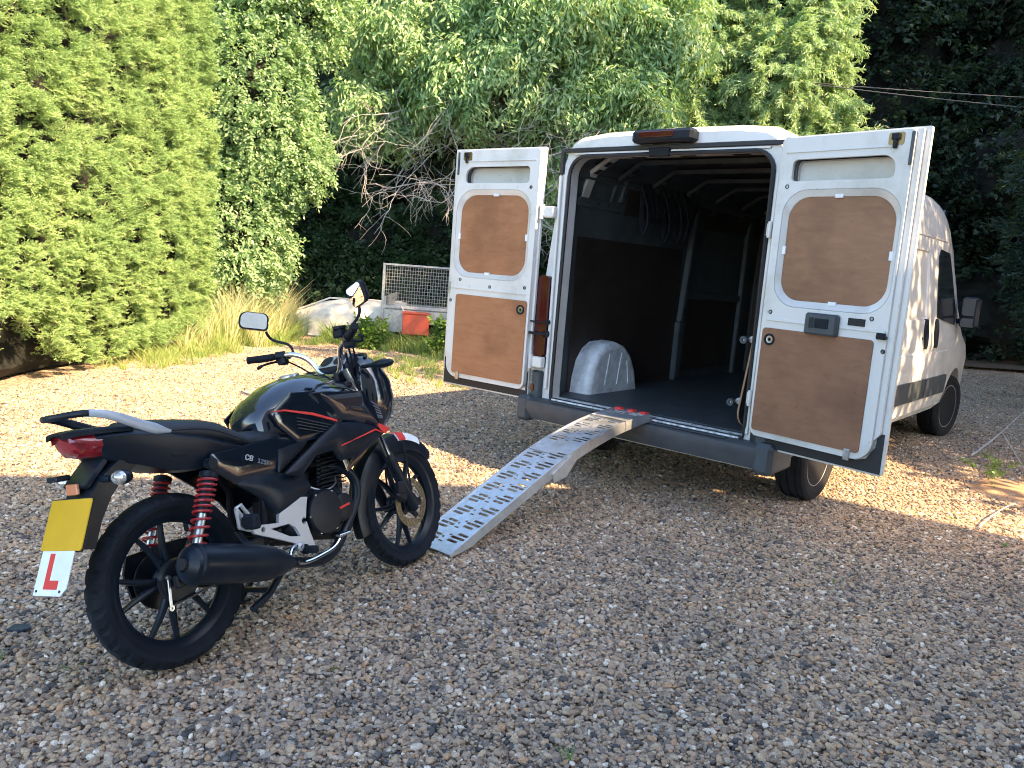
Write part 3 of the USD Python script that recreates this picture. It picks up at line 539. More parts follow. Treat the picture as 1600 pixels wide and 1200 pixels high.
# ================================================================== THE VAN  (x right, y forward, z up; rear plane y = 0)
SZ = np.array([.34, .42, .55, .85, 1.05, 1.35, 1.75, 2.1, 2.3, 2.40, 2.455, 2.49, 2.512, 2.52])
SX = np.array([.90, .975, 1.0, 1.015, 1.01, .985, .945, .905, .875, .84, .795, .73, .52, .02])
def side_x(z): return np.interp(z, SZ, SX)
def van_ring(y, ws, top):
    zc = min(1.0, top * .8)
    z = np.where(SZ <= zc, SZ, zc + (SZ - zc) * (top - zc) / (2.52 - zc)); x = SX * ws
    r = np.stack([x, 0 * x + y, z], 1); l = r[::-1].copy(); l[:, 0] *= -1
    return np.vstack([r, l])
van = thing('panel_van', 'white high-roof panel van with both rear doors swung wide open', 'van', (VAN_X, VAN_Y, 0), -VAN_YAW)
ST = [(0, .955, 2.47), (.03, .978, 2.50), (.10, 1, 2.52), (1.4, 1, 2.52), (2.8, 1, 2.52), (3.7, 1, 2.52), (4.05, 1, 2.48), (4.3, .995, 2.40), (4.6, .99, 2.18), (4.9, .985, 1.85), (5.15, .98, 1.52), (5.35, .97, 1.27), (5.6, .94, 1.1), (5.85, .86, .97), (5.97, .74, .82)]
body = to_man(loft([van_ring(*s) for s in ST]))
IZ = [(.90, .53), (.90, 1.3), (.885, 1.9), (.84, 2.2), (.76, 2.34), (.5, 2.43), (.0, 2.45)]
def cargo_ring(y): 
    r = np.array([(x, y, z) for x, z in IZ]); l = r[:-1][::-1].copy(); l[:, 0] *= -1
    return np.vstack([r, l])
body -= to_man(loft([cargo_ring(.10), cargo_ring(3.72)]))
opening = np.array([(-.78, .53), (.78, .53), (.785, .62)] + [tuple(p) for p in rrect(-.775, 1.6, .775, 2.335, (.01, .01, .13, .13))[14:]] + [(-.785, .62)])
body -= to_man(slab(Polygon(opening), (0, .2, 0), (1, 0, 0), (0, 0, 1), .5))
AX, WB = .90, 4.035
for y in (AX, AX + WB):
    for s in (-1, 1):
        body -= to_man(lathe([(.41, -.25), (.41, .25)], (s * .95, y, .36), (1, 0, 0), 40))
def xz_cut(y0, y1, zs, depth, out=.2):
    z = np.asarray(zs, float); inner = [(side_x(a) - depth, a) for a in z]; outer = [(side_x(a) + out, a) for a in z[::-1]]
    return slab(Polygon(inner + outer), (0, y1, 0), (1, 0, 0), (0, 0, 1), y1 - y0)
zf = np.linspace(.56, 2.05, 12)
for c in (xz_cut(3.535, 3.545, zf, .014), xz_cut(2.28, 2.288, np.linspace(.56, 2.0, 12), .014), xz_cut(2.35, 3.40, np.linspace(1.30, 1.93, 7), .012), xz_cut(1.45, 2.22, np.linspace(1.30, 1.93, 7), .012),
          xz_cut(2.2, 4.4, [2.055, 2.068], .016), xz_cut(2.2, 2.95, [2.285, 2.297], .02), xz_cut(4.72, 4.728, np.linspace(.56, 1.2, 6), .014)):
    body -= to_man(c); body -= to_man(flipx(c))
ledge = slab(Polygon([(1.0, .985), (1.2, .985), (1.2, 1.06), (1.012, 1.06)]), (0, 4.35, 0), (1, 0, 0), (0, 0, 1), 3.0)
body -= to_man(ledge); body -= to_man(flipx(ledge))
bm = from_man(body); fc = bm.vertices[bm.faces].mean(1); inn = (fc[:, 1] > .12) & (fc[:, 1] < 3.73) & (np.abs(fc[:, 0]) < np.interp(fc[:, 2], [z for x, z in IZ], [x for x, z in IZ]) + .006) & (fc[:, 2] > .525) & (fc[:, 2] < 2.453)
bodyp = part(van, 'body', tm(bm.vertices, bm.faces[~inn]), M['white'], smooth=32)
part(van, 'inner_shell', tm(bm.vertices, bm.faces[inn]), M['shadewhite'], smooth=32)  # inner faces of the white body, shade painted into their colour
def side_patch(poly, off, th, n=.12):
    """A patch of the right flank given in (y, z), following the flank."""
    m = trimesh.creation.extrude_polygon(poly, th, engine='earcut')
    v, f = trimesh.remesh.subdivide_to_size(m.vertices, m.faces, n)
    k = tm(np.stack([side_x(v[:, 1]) + off + v[:, 2] - th, v[:, 0], v[:, 1]], 1), f)
    return k
for fl in (lambda m: m, flipx):
    part(van, 'side_trim', fl(side_patch(Polygon(rrect(1.42, .545, 3.52, .735, .02, 3)), .016, .03)), M['trim'])
    part(van, 'side_trim', fl(side_patch(Polygon(rrect(3.56, .545, 4.40, .735, .02, 3)), .016, .03)), M['trim'])
    part(van, 'side_window', fl(side_patch(Polygon([(3.74, 1.32), (4.52, 1.24), (4.54, 1.40), (4.20, 1.96), (3.82, 1.98), (3.74, 1.90)]).buffer(-.04).buffer(.04), .006, .02)), M['glass'])
    for y in (3.33, 3.72):
        ov = Polygon([(y + .055 * math.cos(a) * (1.25 if math.cos(a) > 0 else .75), 1.17 + .14 * math.sin(a)) for a in np.linspace(0, 2 * math.pi, 24)[:-1]])
        h = part(van, 'door_handle', fl(side_patch(ov, .022, .03)), M['black'])
part(van, 'key_lock', lathe([(.012, 0), (.012, .008)], (side_x(1.13) - .002, 3.24, 1.13), (1, 0, 0), 12), M['black'])
ws = [np.array([(sx * .80 * w, y, z) for sx, w in ((-1, 1), (-.5, 1.04), (.5, 1.04), (1, 1))]) for y, z, w in ((4.33, 2.40, .95), (4.62, 2.19, 1.0), (4.92, 1.86, 1.03), (5.17, 1.53, 1.06))]
part(van, 'windscreen', loft([np.vstack([a, a[::-1] - [0, .03, .03]]) for a in ws]), M['glass'])
# wing mirrors
_mu = np.array([math.cos(.5), math.sin(.5), 0])
for fl in (lambda m: m, flipx):
    mir = part(van, 'wing_mirror', fl(cat_([cbox((1.09, 4.74, 1.38), (.18, .13, .33), .035), bar((.97, 4.76, 1.28), (1.04, 4.74, 1.30), .06, .05), bar((.97, 4.76, 1.46), (1.04, 4.74, 1.45), .05, .04)])), M['black'])
    part(mir, 'mirror_pane', fl(slab(Polygon(rrect(-.07, 1.35, .07, 1.53, .025)), (1.09, 4.655, 0), _mu, (0, 0, 1), .004)), M['vmirror'])
    part(mir, 'mirror_pane', fl(slab(Polygon(rrect(-.07, 1.23, .07, 1.32, .02)), (1.09, 4.655, 0), _mu, (0, 0, 1), .004)), M['vmirror'])
# wheels
def van_wheel(x, y, s, steer=0.):
    c, q = math.cos(steer), math.sin(steer); R = np.array([[c, -q, 0], [q, c, 0], [0, 0, 1.]]); O = np.array([x, y, .342])
    w = .112
    tp = [(.238, -w + .02), (.275, -w + .002), (.315, -w + .004), (.335, -w + .02), (.342, -w + .045)]
    for g in (-.055, 0., .055): tp += [(.343, g - .012), (.334, g - .008), (.334, g + .008), (.343, g + .012)]
    tp += [(.342, w - .045), (.335, w - .02), (.315, w - .004), (.275, w - .002), (.238, w - .02)]
    place = lambda m: xf(m, R, O)
    wh = part(van, 'wheel', place(lathe(tp, (0, 0, 0), (1, 0, 0), 64)), M['vantyre'], smooth=28)
    d = s
    rim = [(.05, d * .05), (.07, d * .062), (.085, d * .06), (.10, d * .03), (.145, d * .045), (.165, d * .03), (.195, d * .02), (.215, d * .078), (.228, d * .094), (.240, d * .090), (.240, -d * .09), (.10, -d * .02)]
    rp = part(wh, 'rim', place(lathe(rim, (0, 0, 0), (1, 0, 0), 48)), M['wheelw'])
    part(wh, 'hub_cap', place(lathe([(.062, d * .05), (.06, d * .075), (.045, d * .088), (.001, d * .09)], (0, 0, 0), (1, 0, 0), 24)), M['wheelw'])
    for k in range(8):
        a = k * math.pi / 4 + .2
        part(wh, 'rim_slot', place(lathe([(.019, d * .03), (.019, d * .0445)], (0, .150 * math.cos(a), .150 * math.sin(a)), (1, 0, 0), 12)), M['under'])
van_wheel(.885, AX, 1); van_wheel(-.885, AX, -1); van_wheel(.885, AX + WB, 1, -.14); van_wheel(-.885, AX + WB, -1, -.14)
part(van, 'underbody', [cbox((0, 2.9, .335), (1.5, 5.4, .05), .01), bar((-.8, AX, .34), (.8, AX, .34), .09, .09), cbox((.2, 1.9, .29), (.5, 1.1, .16), .04), bar((-.35, .3, .30), (-.35, 2.2, .30), .13, .13, .05)], M['under'])
# bumper, sill
bp = [(.12, .525), (-.10, .522), (-.125, .505), (-.13, .45), (-.085, .365), (.12, .345)]
part(van, 'bumper', [slab(Polygon(bp), (-.97, 0, 0), (0, 1, 0), (0, 0, 1), 1.94)], M['bumper'])
for s in (-1, 1):
    part(van, 'bumper_end', cat_([cbox((s * .965, .05, .44), (.13, .36, .20), .03), cbox((s * .915, -.005, .62), (.085, .09, .22), .012)]), M['trim'])
    part(van, 'reflector', cbox((s * .935, -.056, .60), (.03, .012, .05), .003), M['lens'])
part(van, 'sill_plate', [cbox((0, .035, .534), (1.52, .10, .010), .003), bar((-.76, -.02, .530), (.76, -.02, .530), .03, .012)], M['sill'])
part(van, 'bumper_step', [bar((-.7, -.085, .526), (.7, -.085, .526), .05, .006)], M['trim'])
# seals and rear frame
loop = opening.copy(); lp = np.array([(x, -.012, z) for x, z in loop]); lp = np.vstack([lp, lp[:1]])
part(van, 'door_seal', tube(lp, .014, 6, False), M['seal'])
part(van, 'gutter_seal', [bar((-.835, -.014, 2.378), (.83, -.014, 2.378), .02, .030, .004), cbox((-.845, -.012, 2.30), (.03, .03, .18), .004), cbox((.845, -.012, 2.30), (.03, .03, .18), .004)], M['seal'])
part(van, 'lintel_strip', [bar((-.74, -.012, 2.352), (-.12, -.012, 2.352), .012, .014, .002), bar((.05, -.012, 2.352), (.74, -.012, 2.352), .012, .014, .002)], M['white'])
part(van, 'door_catch', cbox((-.035, -.014, 2.345), (.16, .03, .06), .008), M['black'])
for s in (-1, 1):
    part(van, 'pillar_rib', [bar((s * .835, -.014, .60), (s * .85, -.014, 2.2), .02, .025, .004), bar((s * .80, -.010, .56), (s * .805, -.010, 2.2), .012, .02, .003)], M['white'])
    tl = part(van, 'tail_light', slab(Polygon(rrect(s * .91 - .05, .84, s * .91 + .05, 1.46, .035)), (0, -.0, 0), (1, 0, 0), (0, 0, 1), .045), M['lens'])
    part(tl, 'tail_light_bezel', slab(Polygon(rrect(s * .91 - .056, .76, s * .91 + .056, .845, .02)), (0, -.0, 0), (1, 0, 0), (0, 0, 1), .04), M['black'])
    if s < 0:
        for z in (.80, 1.93):
            part(van, 'hinge', [cbox((-.90, -.05, z), (.10, .05, .085), .008), lathe([(.018, -.055), (.018, .055)], (-.955, -.075, z), (0, 0, 1), 12), cbox((-.875, -.035, z), (.03, .07, .05), .006)], M['white'])
        part(van, 'check_strap', [bar((-.84, -.03, 1.02), (-1.02, -.10, 1.02), .025, .02), lathe([(.03, -.015), (.03, .015)], (-.86, -.03, 1.02), (0, -1, 0), 14), bar((-.84, -.03, 1.10), (-.99, -.08, 1.11), .015, .012), lathe([(.02, -.015), (.02, .015)], (-.85, -.03, 1.11), (0, -1, 0), 12)], M['black'])
    else:
        for z in (.80, 1.85): part(van, 'hinge', [cbox((.806, -.03, z), (.035, .05, .085), .008), lathe([(.014, -.05), (.014, .05)], (.812, -.052, z), (0, 0, 1), 12)], M['white'])
bl = part(van, 'brake_light', [cbox((.01, -.045, 2.44), (.46, .11, .085), .03)], M['black'])
part(bl, 'brake_light_lens', cbox((-.03, -.103, 2.447), (.26, .012, .036), .004), M['lens'])
for x in (-.62, .55): part(van, 'roof_rib', loft([np.array([(x - .05, y, z), (x + .05, y, z), (x + .04, y, z + .012), (x - .04, y, z + .012)]) for y, z in ((.12, 2.488), (.3, 2.492), (3.6, 2.492), (3.75, 2.48))]), M['white'])
# ------------------------------------------------------------------ load space
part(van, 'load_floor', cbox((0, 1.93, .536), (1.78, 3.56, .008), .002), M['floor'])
for s in (-1, 1):
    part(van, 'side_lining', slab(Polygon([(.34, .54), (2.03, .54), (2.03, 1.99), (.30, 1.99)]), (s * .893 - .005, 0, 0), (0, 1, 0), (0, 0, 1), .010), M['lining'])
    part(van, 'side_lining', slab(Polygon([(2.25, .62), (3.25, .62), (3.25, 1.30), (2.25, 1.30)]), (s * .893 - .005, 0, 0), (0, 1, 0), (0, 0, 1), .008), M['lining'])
    rl = part(van, 'wall_rail', cbox((s * .868, .56, 2.045), (.045, .66, .07), .006), M['shadewhite'])
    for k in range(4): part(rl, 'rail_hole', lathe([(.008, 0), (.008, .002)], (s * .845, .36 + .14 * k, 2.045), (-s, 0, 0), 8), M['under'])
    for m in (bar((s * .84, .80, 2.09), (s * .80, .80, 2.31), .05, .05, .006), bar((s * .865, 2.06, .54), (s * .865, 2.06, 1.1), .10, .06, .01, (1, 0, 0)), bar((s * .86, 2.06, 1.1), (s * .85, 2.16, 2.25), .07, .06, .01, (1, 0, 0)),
                            bar((s * .86, 3.36, .54), (s * .85, 3.36, 2.2), .10, .05, .01, (1, 0, 0)), bar((s * .84, 2.16, 2.22), (s * .84, 3.36, 2.2), .06, .06, .01), bar((s * .87, 2.1, 1.36), (s * .87, 3.36, 1.34), .05, .07, .01)): part(van, 'wall_post', m, M['shadewhite'])
    AP = [(.38, .538), (.39, .66), (.43, .80), (.50, .89), (.60, .945), (.78, .955), (.90, .925), (1.01, .84), (1.09, .72), (1.15, .538)]
    ap = np.array(AP); cen = np.array([.76, .538])
    sh = lambda k, x: np.array([(s * x, *(cen + (p - cen) * k)) for p in ap])
    arch = part(van, 'wheel_arch', loft([sh(1., .93), sh(1., .78), sh(.97, .735), sh(.90, .712), sh(.84, .708)]), M['archw'], smooth=40)
    for a, b in (((.62, .60), (.66, .86)), ((.80, .60), (.84, .87)), ((.98, .60), (.93, .80))):
        part(arch, 'arch_rib', bar((s * .708, *a), (s * .708, *b), .035, .012, .005, (1, 0, 0)), M['archw'])
for k, y in enumerate((.32, .72, 1.25, 1.85, 2.45, 3.05, 3.6)):
    bow = part(van, 'roof_bow', [bar((-.865, y, 2.08), (-.80, y, 2.26), .09, .03), bar((-.80, y, 2.26), (-.60, y, 2.385), .09, .03), bar((-.60, y, 2.385), (.60, y, 2.385), .09, .035), bar((.60, y, 2.385), (.80, y, 2.26), .09, .03), bar((.80, y, 2.26), (.865, y, 2.08), .09, .03)], M['white' if y < .6 else 'shadewhite'])  # bows past the first take the white darkened for bay shade
    for s in (-1, 1):
        for t in (.2, .62):
            p = np.array([s * .80, y, 2.26]) * (1 - t) + np.array([s * .60, y, 2.385]) * t
            part(bow, 'bow_slot', xf(cbox((0, 0, 0), (.055, .05, .006), .002), Rotation.from_euler('y', s * 32, degrees=True).as_matrix(), p + np.array([-s * .009, 0, -.016])), M['under'])
    for t in (-.4, 0., .4): part(bow, 'bow_slot', cbox((t, y, 2.367), (.12, .045, .004), .001), M['under'])
for s in (-1, 1): part(van, 'cant_rail', [bar((s * .81, .15, 2.235), (s * .81, 3.7, 2.235), .03, .05, .006)], M['shadewhite'])
for s in (-1, 1):
    part(van, 'upper_lining', loft([np.array([(s * .872, y, 2.0), (s * .822, y, 2.215), (s * .812, y, 2.213), (s * .862, y, 1.998)]) for y in (.90, 3.68)]), M['lining'])  # added dark panel in place of shade on the upper wall
part(van, 'roof_lining', slab(Polygon([(-.80, .13), (.80, .13), (.80, 3.68), (-.80, 3.68)]), (0, 0, 2.408), (1, 0, 0), (0, 1, 0), .006), M['lining'])  # added dark sheet standing for the shade under the roof
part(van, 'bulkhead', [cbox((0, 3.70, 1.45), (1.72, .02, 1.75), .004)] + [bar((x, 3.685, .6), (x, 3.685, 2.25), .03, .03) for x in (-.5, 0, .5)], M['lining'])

# ------------------------------------------------------------------ rear doors: u from the hinge, v = height, n towards the viewer
def rear_door(side, hx, hy, ang, ws, label):
    a = -ang if side > 0 else ang
    R = np.array([[math.cos(a), -math.sin(a), 0], [math.sin(a), math.cos(a), 0], [0, 0, 1.]])
    def P(m):
        v = np.array(m.vertices); v[:, 0] *= ws; m = tm(v, m.faces)
        if side < 0: m = flipx(m)
        return xf(m, R, (hx, hy, 0))
    S = lambda poly, t0, t1: slab(poly if not isinstance(poly, (list, np.ndarray)) else Polygon(poly), (0, 0, 0), (1, 0, 0), (0, 0, 1), t1 - t0, t0)
    pt = lambda ring, n: np.array([(u, -n, v) for u, v in ring])
    slot = rrect(.10, 2.135, .715, 2.26, (.025, .03, .075, .03), 6)
    hole = rrect(.068, 1.395, .785, 2.085, (.15, .15, .17, .15), 8); plyo = rrect(.10, 1.435, .752, 2.045, (.125, .125, .15, .13), 8)
    inner = rrect(.015, .575, .80, 2.388, (.06, .11, .03, .03), 8)
    skin = Polygon(inner, [slot[::-1], hole[::-1]])
    low = rrect(.033, .612, .734, 1.256, .022, 4)
    sb = lambda r, k: np.array([((u - r[:, 0].mean()) * k[0] + r[:, 0].mean(), (v - r[:, 1].mean()) * k[1] + r[:, 1].mean()) for u, v in r])
    door = [S(skin, -.045, 0), S(Polygon(rrect(0, .50, .862, 2.405, (.03, .03, .012, .012), 4), [slot[::-1]]), -.068, -.046), S(Polygon(slot).buffer(.012), -.098, -.090), ringstrip(pt(slot, -.02), pt(slot, -.092)), S(Polygon([(.80, .70), (.832, .74), (.832, 2.388), (.80, 2.388)]), -.046, -.018),
            ringstrip(pt(hole, 0), pt(plyo, -.022)), ringstrip(pt(plyo, -.022), pt(plyo, -.045))]
    for k in ((.05, 1.30, .79, 1.315), (.05, 2.30, .70, 2.308)): door.append(S(rrect(*k, .004, 2), 0, .004))
    d = part(van, 'rear_door', [P(m) for m in door], M['door'], label=label, smooth=40)
    part(d, 'window_board', P(S(plyo * [1, 1], -.034, -.024)), M['ply' if side > 0 else 'plyl'])
    part(d, 'lower_board', P(S(low, 0, .006)), M['plyd' if side > 0 else 'plyl'])  # right board in a darker tone of the same ply
    part(d, 'door_seal', [P(S(Polygon([(.005, .512), (.848, .512), (.848, .74), (.812, .74), (.805, .66), (.76, .585), (.70, .566), (.02, .566), (.02, .70), (.005, .72)]), -.046, -.040))], M['seal'])
    for u, v, w, h in ((.41, 2.047, .05, .022), (.45, 1.434, .05, .022), (.099, 1.73, .022, .05), (.753, 1.72, .022, .05)):
        c = part(d, 'board_clip', P(cbox((u, .018, v), (w, .012, h), .002)), M['whitecard'])
    for u, v in ((.079, 2.105), (.069, 1.354), (.703, 1.372), (.790, 1.20), (.40, 1.335)):
        part(d, 'fixing_plug', P(lathe([(.013, .0), (.013, .002), (.009, .002), (.008, -.003), (.001, -.003)], (u, 0, v), (0, -1, 0), 14)), M['black'])
    sp = part(d, 'pull_ring', P(lathe([(.036, .004), (.036, .012), (.026, .012), (.023, .006)], (.088, 0, 1.186), (0, -1, 0), 20)), M['black'])
    part(sp, 'ring_centre', P(lathe([(.024, .005), (.022, .009), (.012, .008), (.010, .002), (.001, .002)], (.088, 0, 1.186), (0, -1, 0), 20)), M['steel'])
    tl = part(d, 'top_latch', P(cat_([S(rrect(.66, 2.31, .745, 2.375, .01, 3), 0, .004)])), M['gold'])
    part(tl, 'latch_bolt', P(cat_([cbox((.703, -.012, 2.352), (.045, .02, .035), .004), cbox((.703, -.012, 2.315), (.022, .02, .05), .004)])), M['black'])
    part(d, 'bottom_latch', P(cat_([cbox((.668, -.006, .593), (.036, .014, .065), .004)])), M['steel'])
    part(d, 'edge_gasket', P(S(rrect(.782, 2.20, .80, 2.375, .004, 2), 0, .006)), M['trim'])
    if side > 0:
        h = part(d, 'handle_box', P(cbox((.425, -.022, 1.312), (.20, .05, .125), .014)), M['trim'])
        part(h, 'handle_lever', P(cbox((.435, -.048, 1.318), (.085, .010, .055), .006)), M['plastic'])
        part(h, 'handle_recess', P(cbox((.372, -.0475, 1.318), (.03, .004, .06), .001)), M['under'])
        part(d, 'access_hole', P(cat_([cbox((.62, -.002, 1.345), (.10, .006, .042), .002)])), M['under'])
        lk = part(d, 'lock', P(cat_([cbox((.772, -.01, 1.283), (.05, .024, .036), .005), cbox((.795, -.012, 1.276), (.022, .03, .02), .004)])), M['black'])
    else:
        part(d, 'catch_plate', P(cbox((.812, -.004, 1.30), (.02, .014, .09), .004)), M['steel'])
    return d
rear_door(1, .82, -.061, .173, 1.0, 'wider seen rear door on the right, with the grey handle box')
rear_door(-1, -.965, -.112, .040, 1.035, 'rear door on the left, next to the visible tail light')

# ------------------------------------------------------------------ loading ramp
def to_world_van(m):
    c, s = math.cos(VAN_YAW), math.sin(VAN_YAW)
    return xf(m, np.array([[c, s, 0], [-s, c, 0], [0, 0, 1.]]), (VAN_X, VAN_Y, 0))
ramp = thing('loading_ramp', 'arched folding aluminium loading ramp with punched slots, leading up into the van', 'ramp', (VAN_X, VAN_Y, 0), -VAN_YAW)
RP = np.array([(-1.995, .022), (-1.80, .102), (-1.52, .218), (-1.28, .316), (-1.05, .405), (-.74, .492), (-.40, .556), (-.10, .578)])
_ry = np.linspace(-1.995, -.10, 200); 
from scipy.interpolate import PchipInterpolator
_rz = PchipInterpolator(RP[:, 0], RP[:, 1]); _rs = np.r_[0, np.cumsum(np.hypot(np.diff(_ry), np.diff(_rz(_ry))))]
def ramp_pt(s, x, n):
    y = np.interp(s, _rs, _ry); z = _rz(y); dz = _rz.derivative()(y); L = np.hypot(1, dz)
    return np.stack([x, y - n * dz / L, z + n / L], -1)
def ramp_plate(poly, t0, t1, step=.04):
    m = trimesh.creation.extrude_polygon(poly, t1 - t0, engine='earcut')
    v, f = trimesh.remesh.subdivide_to_size(m.vertices, m.faces, step * 2.2, max_iter=12)
    return tm(ramp_pt(v[:, 1], v[:, 0], v[:, 2] + t0), f)
RL = float(_rs[-1]); S1, S2 = RL * .515, RL * .845
holes = []
def slotp(x, s, w, h): return Polygon(rrect(x - w / 2, s - h / 2, x + w / 2, s + h / 2, h * .45, 3))
rng = np.random.default_rng(3)
s = .05; k = 0
while s < RL - .10:
    if abs(s - S1) > .05 and abs(s - S2) > .045:
        for sx in (-1, 1):
            off = .045 if sx > 0 else 0.
            for q, ds in enumerate((0, .031, .062)):
                if q != 1: holes.append(slotp(sx * .075 + (.014 if q else -.012), s + off + ds, .070, .019))
                else: holes.append(slotp(sx * .075, s + off + ds, .096, .019))
        holes.append(Point(-.012, s + .055).buffer(.008, 6)); holes.append(Point(.018, s + .085).buffer(.008, 6)); holes.append(slotp(.0, s + .02, .03, .011))
    s += .128
HU = unary_union([h for h in holes if h.bounds[3] < RL - .02])
for q, (a, b) in enumerate(((0.0, S1 - .004), (S1 + .004, S2 - .003), (S2 + .003, RL))):
    strip = sbox(-.135, a, .135, b).difference(HU.buffer(0))
    strip = strip.difference(unary_union([LineString([(-.2, a), (.2, a)]).buffer(.008), LineString([(-.2, b), (.2, b)]).buffer(.008)]).intersection(HU))
    dk = part(ramp, 'deck_section', ramp_plate(strip, -.004, 0), M['alu'], smooth=25)
    for sx in (-1, 1):
        ss = np.linspace(a, b, 14); dep = np.interp(ss, [0, .12, S1, S2, RL], [.012, .05, .062, .062, .05])
        rings = []
        for t, dd in zip(ss, dep):
            rings.append(np.array([ramp_pt(t, sx * .135, .006), ramp_pt(t, sx * .143, .006), ramp_pt(t, sx * .143, -dd), ramp_pt(t, sx * .135, -dd)]))
        part(dk, 'side_rail', loft(rings), M['alu'], smooth=25)
part(ramp, 'hinge_bracket', cat_([tm(*(lambda m: (m.vertices, m.faces))(slab(Polygon([(0, 0), (.20, .02), (.24, -.035), (.12, -.085), (.0, -.06)]), (sx * .145, -1.18, .325), (0, .93, .37), (0, -.37, .93), .006))) for sx in (-1, 1)]), M['alu'])
part(ramp, 'joint_strip', ramp_plate(sbox(-.142, S2 - .012, .142, S2 + .012), .002, .006), M['steel'])
for x in (-.10, 0., .10): part(ramp, 'grip_pad', cbox((x, -.105, .583), (.05, .055, .014), .004), M['redprint'])
part(ramp, 'lip', bar((-.13, -.05, .546), (.13, -.05, .546), .11, .008), M['alu'])

# ------------------------------------------------------------------ skateboard standing in the van, and the bundle slung from its wall
def V2W(p):
    c, s = math.cos(VAN_YAW), math.sin(VAN_YAW); return (VAN_X + c * p[0] + s * p[1], VAN_Y - s * p[0] + c * p[1], p[2])
sk = thing('skateboard', 'skateboard standing on end just inside the right edge of the van opening', 'skateboard', V2W((.60, .34, .54)), -VAN_YAW)
# deck on edge: its face looks to -x; length upwards, kicked ends
zs = np.linspace(0, .78, 24); bend = np.where(zs < .13, (.13 - zs) ** 2 * 2.2, 0) + np.where(zs > .66, (zs - .66) ** 2 * 4.0, 0)
hw = .10 * np.sqrt(np.clip(1 - np.clip(np.abs(zs - .39) - .29, 0, .1) ** 2 / .0101, .02, 1))
rings = [np.array([(b + .10 * z, -w, z), (b + .10 * z + .012, -w, z), (b + .10 * z + .012, w, z), (b + .10 * z, w, z)]) for b, w, z in zip(bend, hw, zs)]
dk = part(sk, 'deck', loft(rings), M['wood'], smooth=30)
part(dk, 'grip_tape', loft([np.array([(b + .10 * z + .0122, -w * .97, z), (b + .10 * z + .014, -w * .97, z), (b + .10 * z + .014, w * .97, z), (b + .10 * z + .0122, w * .97, z)]) for b, w, z in zip(bend, hw, zs)]), M['grip'])
for z in (.17, .60):
    x0 = .10 * z
    tr = part(sk, 'truck', [loft([np.array([(x0, -.03, z - .04), (x0, .03, z - .04), (x0, .03, z + .04), (x0, -.03, z + .04)]), np.array([(x0 - .055, -.02, z - .012), (x0 - .055, .02, z - .012), (x0 - .055, .02, z + .018), (x0 - .055, -.02, z + .018)])]), bar((x0 - .055, -.11, z), (x0 - .055, .11, z), .016, .016)], M['castsilver'])
    for y in (-.105, .105): part(tr, 'wheel', lathe([(.010, -.017), (.024, -.017), (.028, -.011), (.028, .011), (.024, .017), (.010, .017)], (x0 - .055, y, z), (0, 1, 0), 18, True), M['trim'])
bd = thing('strap_bundle', 'dark bundle of webbing straps slung from the upper wall inside the van', 'straps', V2W((-.80, 1.45, 1.95)), -VAN_YAW)
rng = np.random.default_rng(5)
for k in range(9):
    y0 = -.45 + .1 * k + rng.uniform(-.02, .02); L = rng.uniform(.22, .42)
    pts = spline([(0, y0, .36), (.05, y0 + .02, .2), (.07, y0 + .05, .36 - L), (.03, y0 + .08, .30 - L), (.0, y0 + .06, .2), (-.01, y0 + .05, .36)], 16)
    part(bd, 'strap', tube(pts, .022, 6, flat=.25), M['cloth'])
part(bd, 'hanging_bar', bar((0, -.5, .37), (0, .5, .35), .02, .02), M['galv'])
# ================================================================== THE MOTORCYCLE  (x forward, y left, z up; origin where the rear tyre stands)
BX, BY, BHD, BLEAN = -1.1013, 2.6957, 0.5324, 0.2602
_fw = np.array([math.sin(BHD), math.cos(BHD), 0]); _lf = np.array([-_fw[1], _fw[0], 0])
_by = _lf * math.cos(BLEAN) - np.array([0, 0, 1.]) * math.sin(BLEAN); _bz = _lf * math.sin(BLEAN) + np.array([0, 0, 1.]) * math.cos(BLEAN)
bike = thing('motorcycle', 'black motorcycle with red shock springs and a learner plate, leaning on its stand', 'motorcycle',
             matrix=Gf.Matrix4d(*_fw, 0, *_by, 0, *_bz, 0, BX, BY, 0.012, 1))
B = lambda name, mesh, mat, parent=None, **k: part(parent or bike, name, mesh, mat, **k)
def panel(poly, y, bulge, th=.012, r=.03, slope=(0, 0)):
    """A pillowed body panel given in (x, z) on the right side (y < 0); slope tilts it: y += slope . (x, z) about its centre."""
    poly = poly if isinstance(poly, Polygon) else Polygon(poly); q = poly.buffer(-.006).buffer(.006, 4); poly = q if isinstance(q, Polygon) and q.area > .93 * poly.area else poly
    m = trimesh.creation.extrude_polygon(poly, th, engine='earcut')
    v, f = trimesh.remesh.subdivide_to_size(m.vertices, m.faces, .022, max_iter=14)
    import shapely
    d = shapely.distance(shapely.points(v[:, :2]), poly.exterior); c = np.array(poly.centroid.coords[0])
    top = v[:, 2] / th
    yy = y + (v[:, :2] - c) @ np.asarray(slope) + th - v[:, 2] - bulge * (1 - np.exp(-d / r)) * top
    k = tm(np.stack([v[:, 0], yy, v[:, 1]], 1), f)
    if k.volume < 0: k.invert()
    return k
def both(name, mesh, mat, parent=None, **k):
    a = B(name, mesh, mat, parent, **k); B(name, flipy(mesh), mat, parent, **k); return a

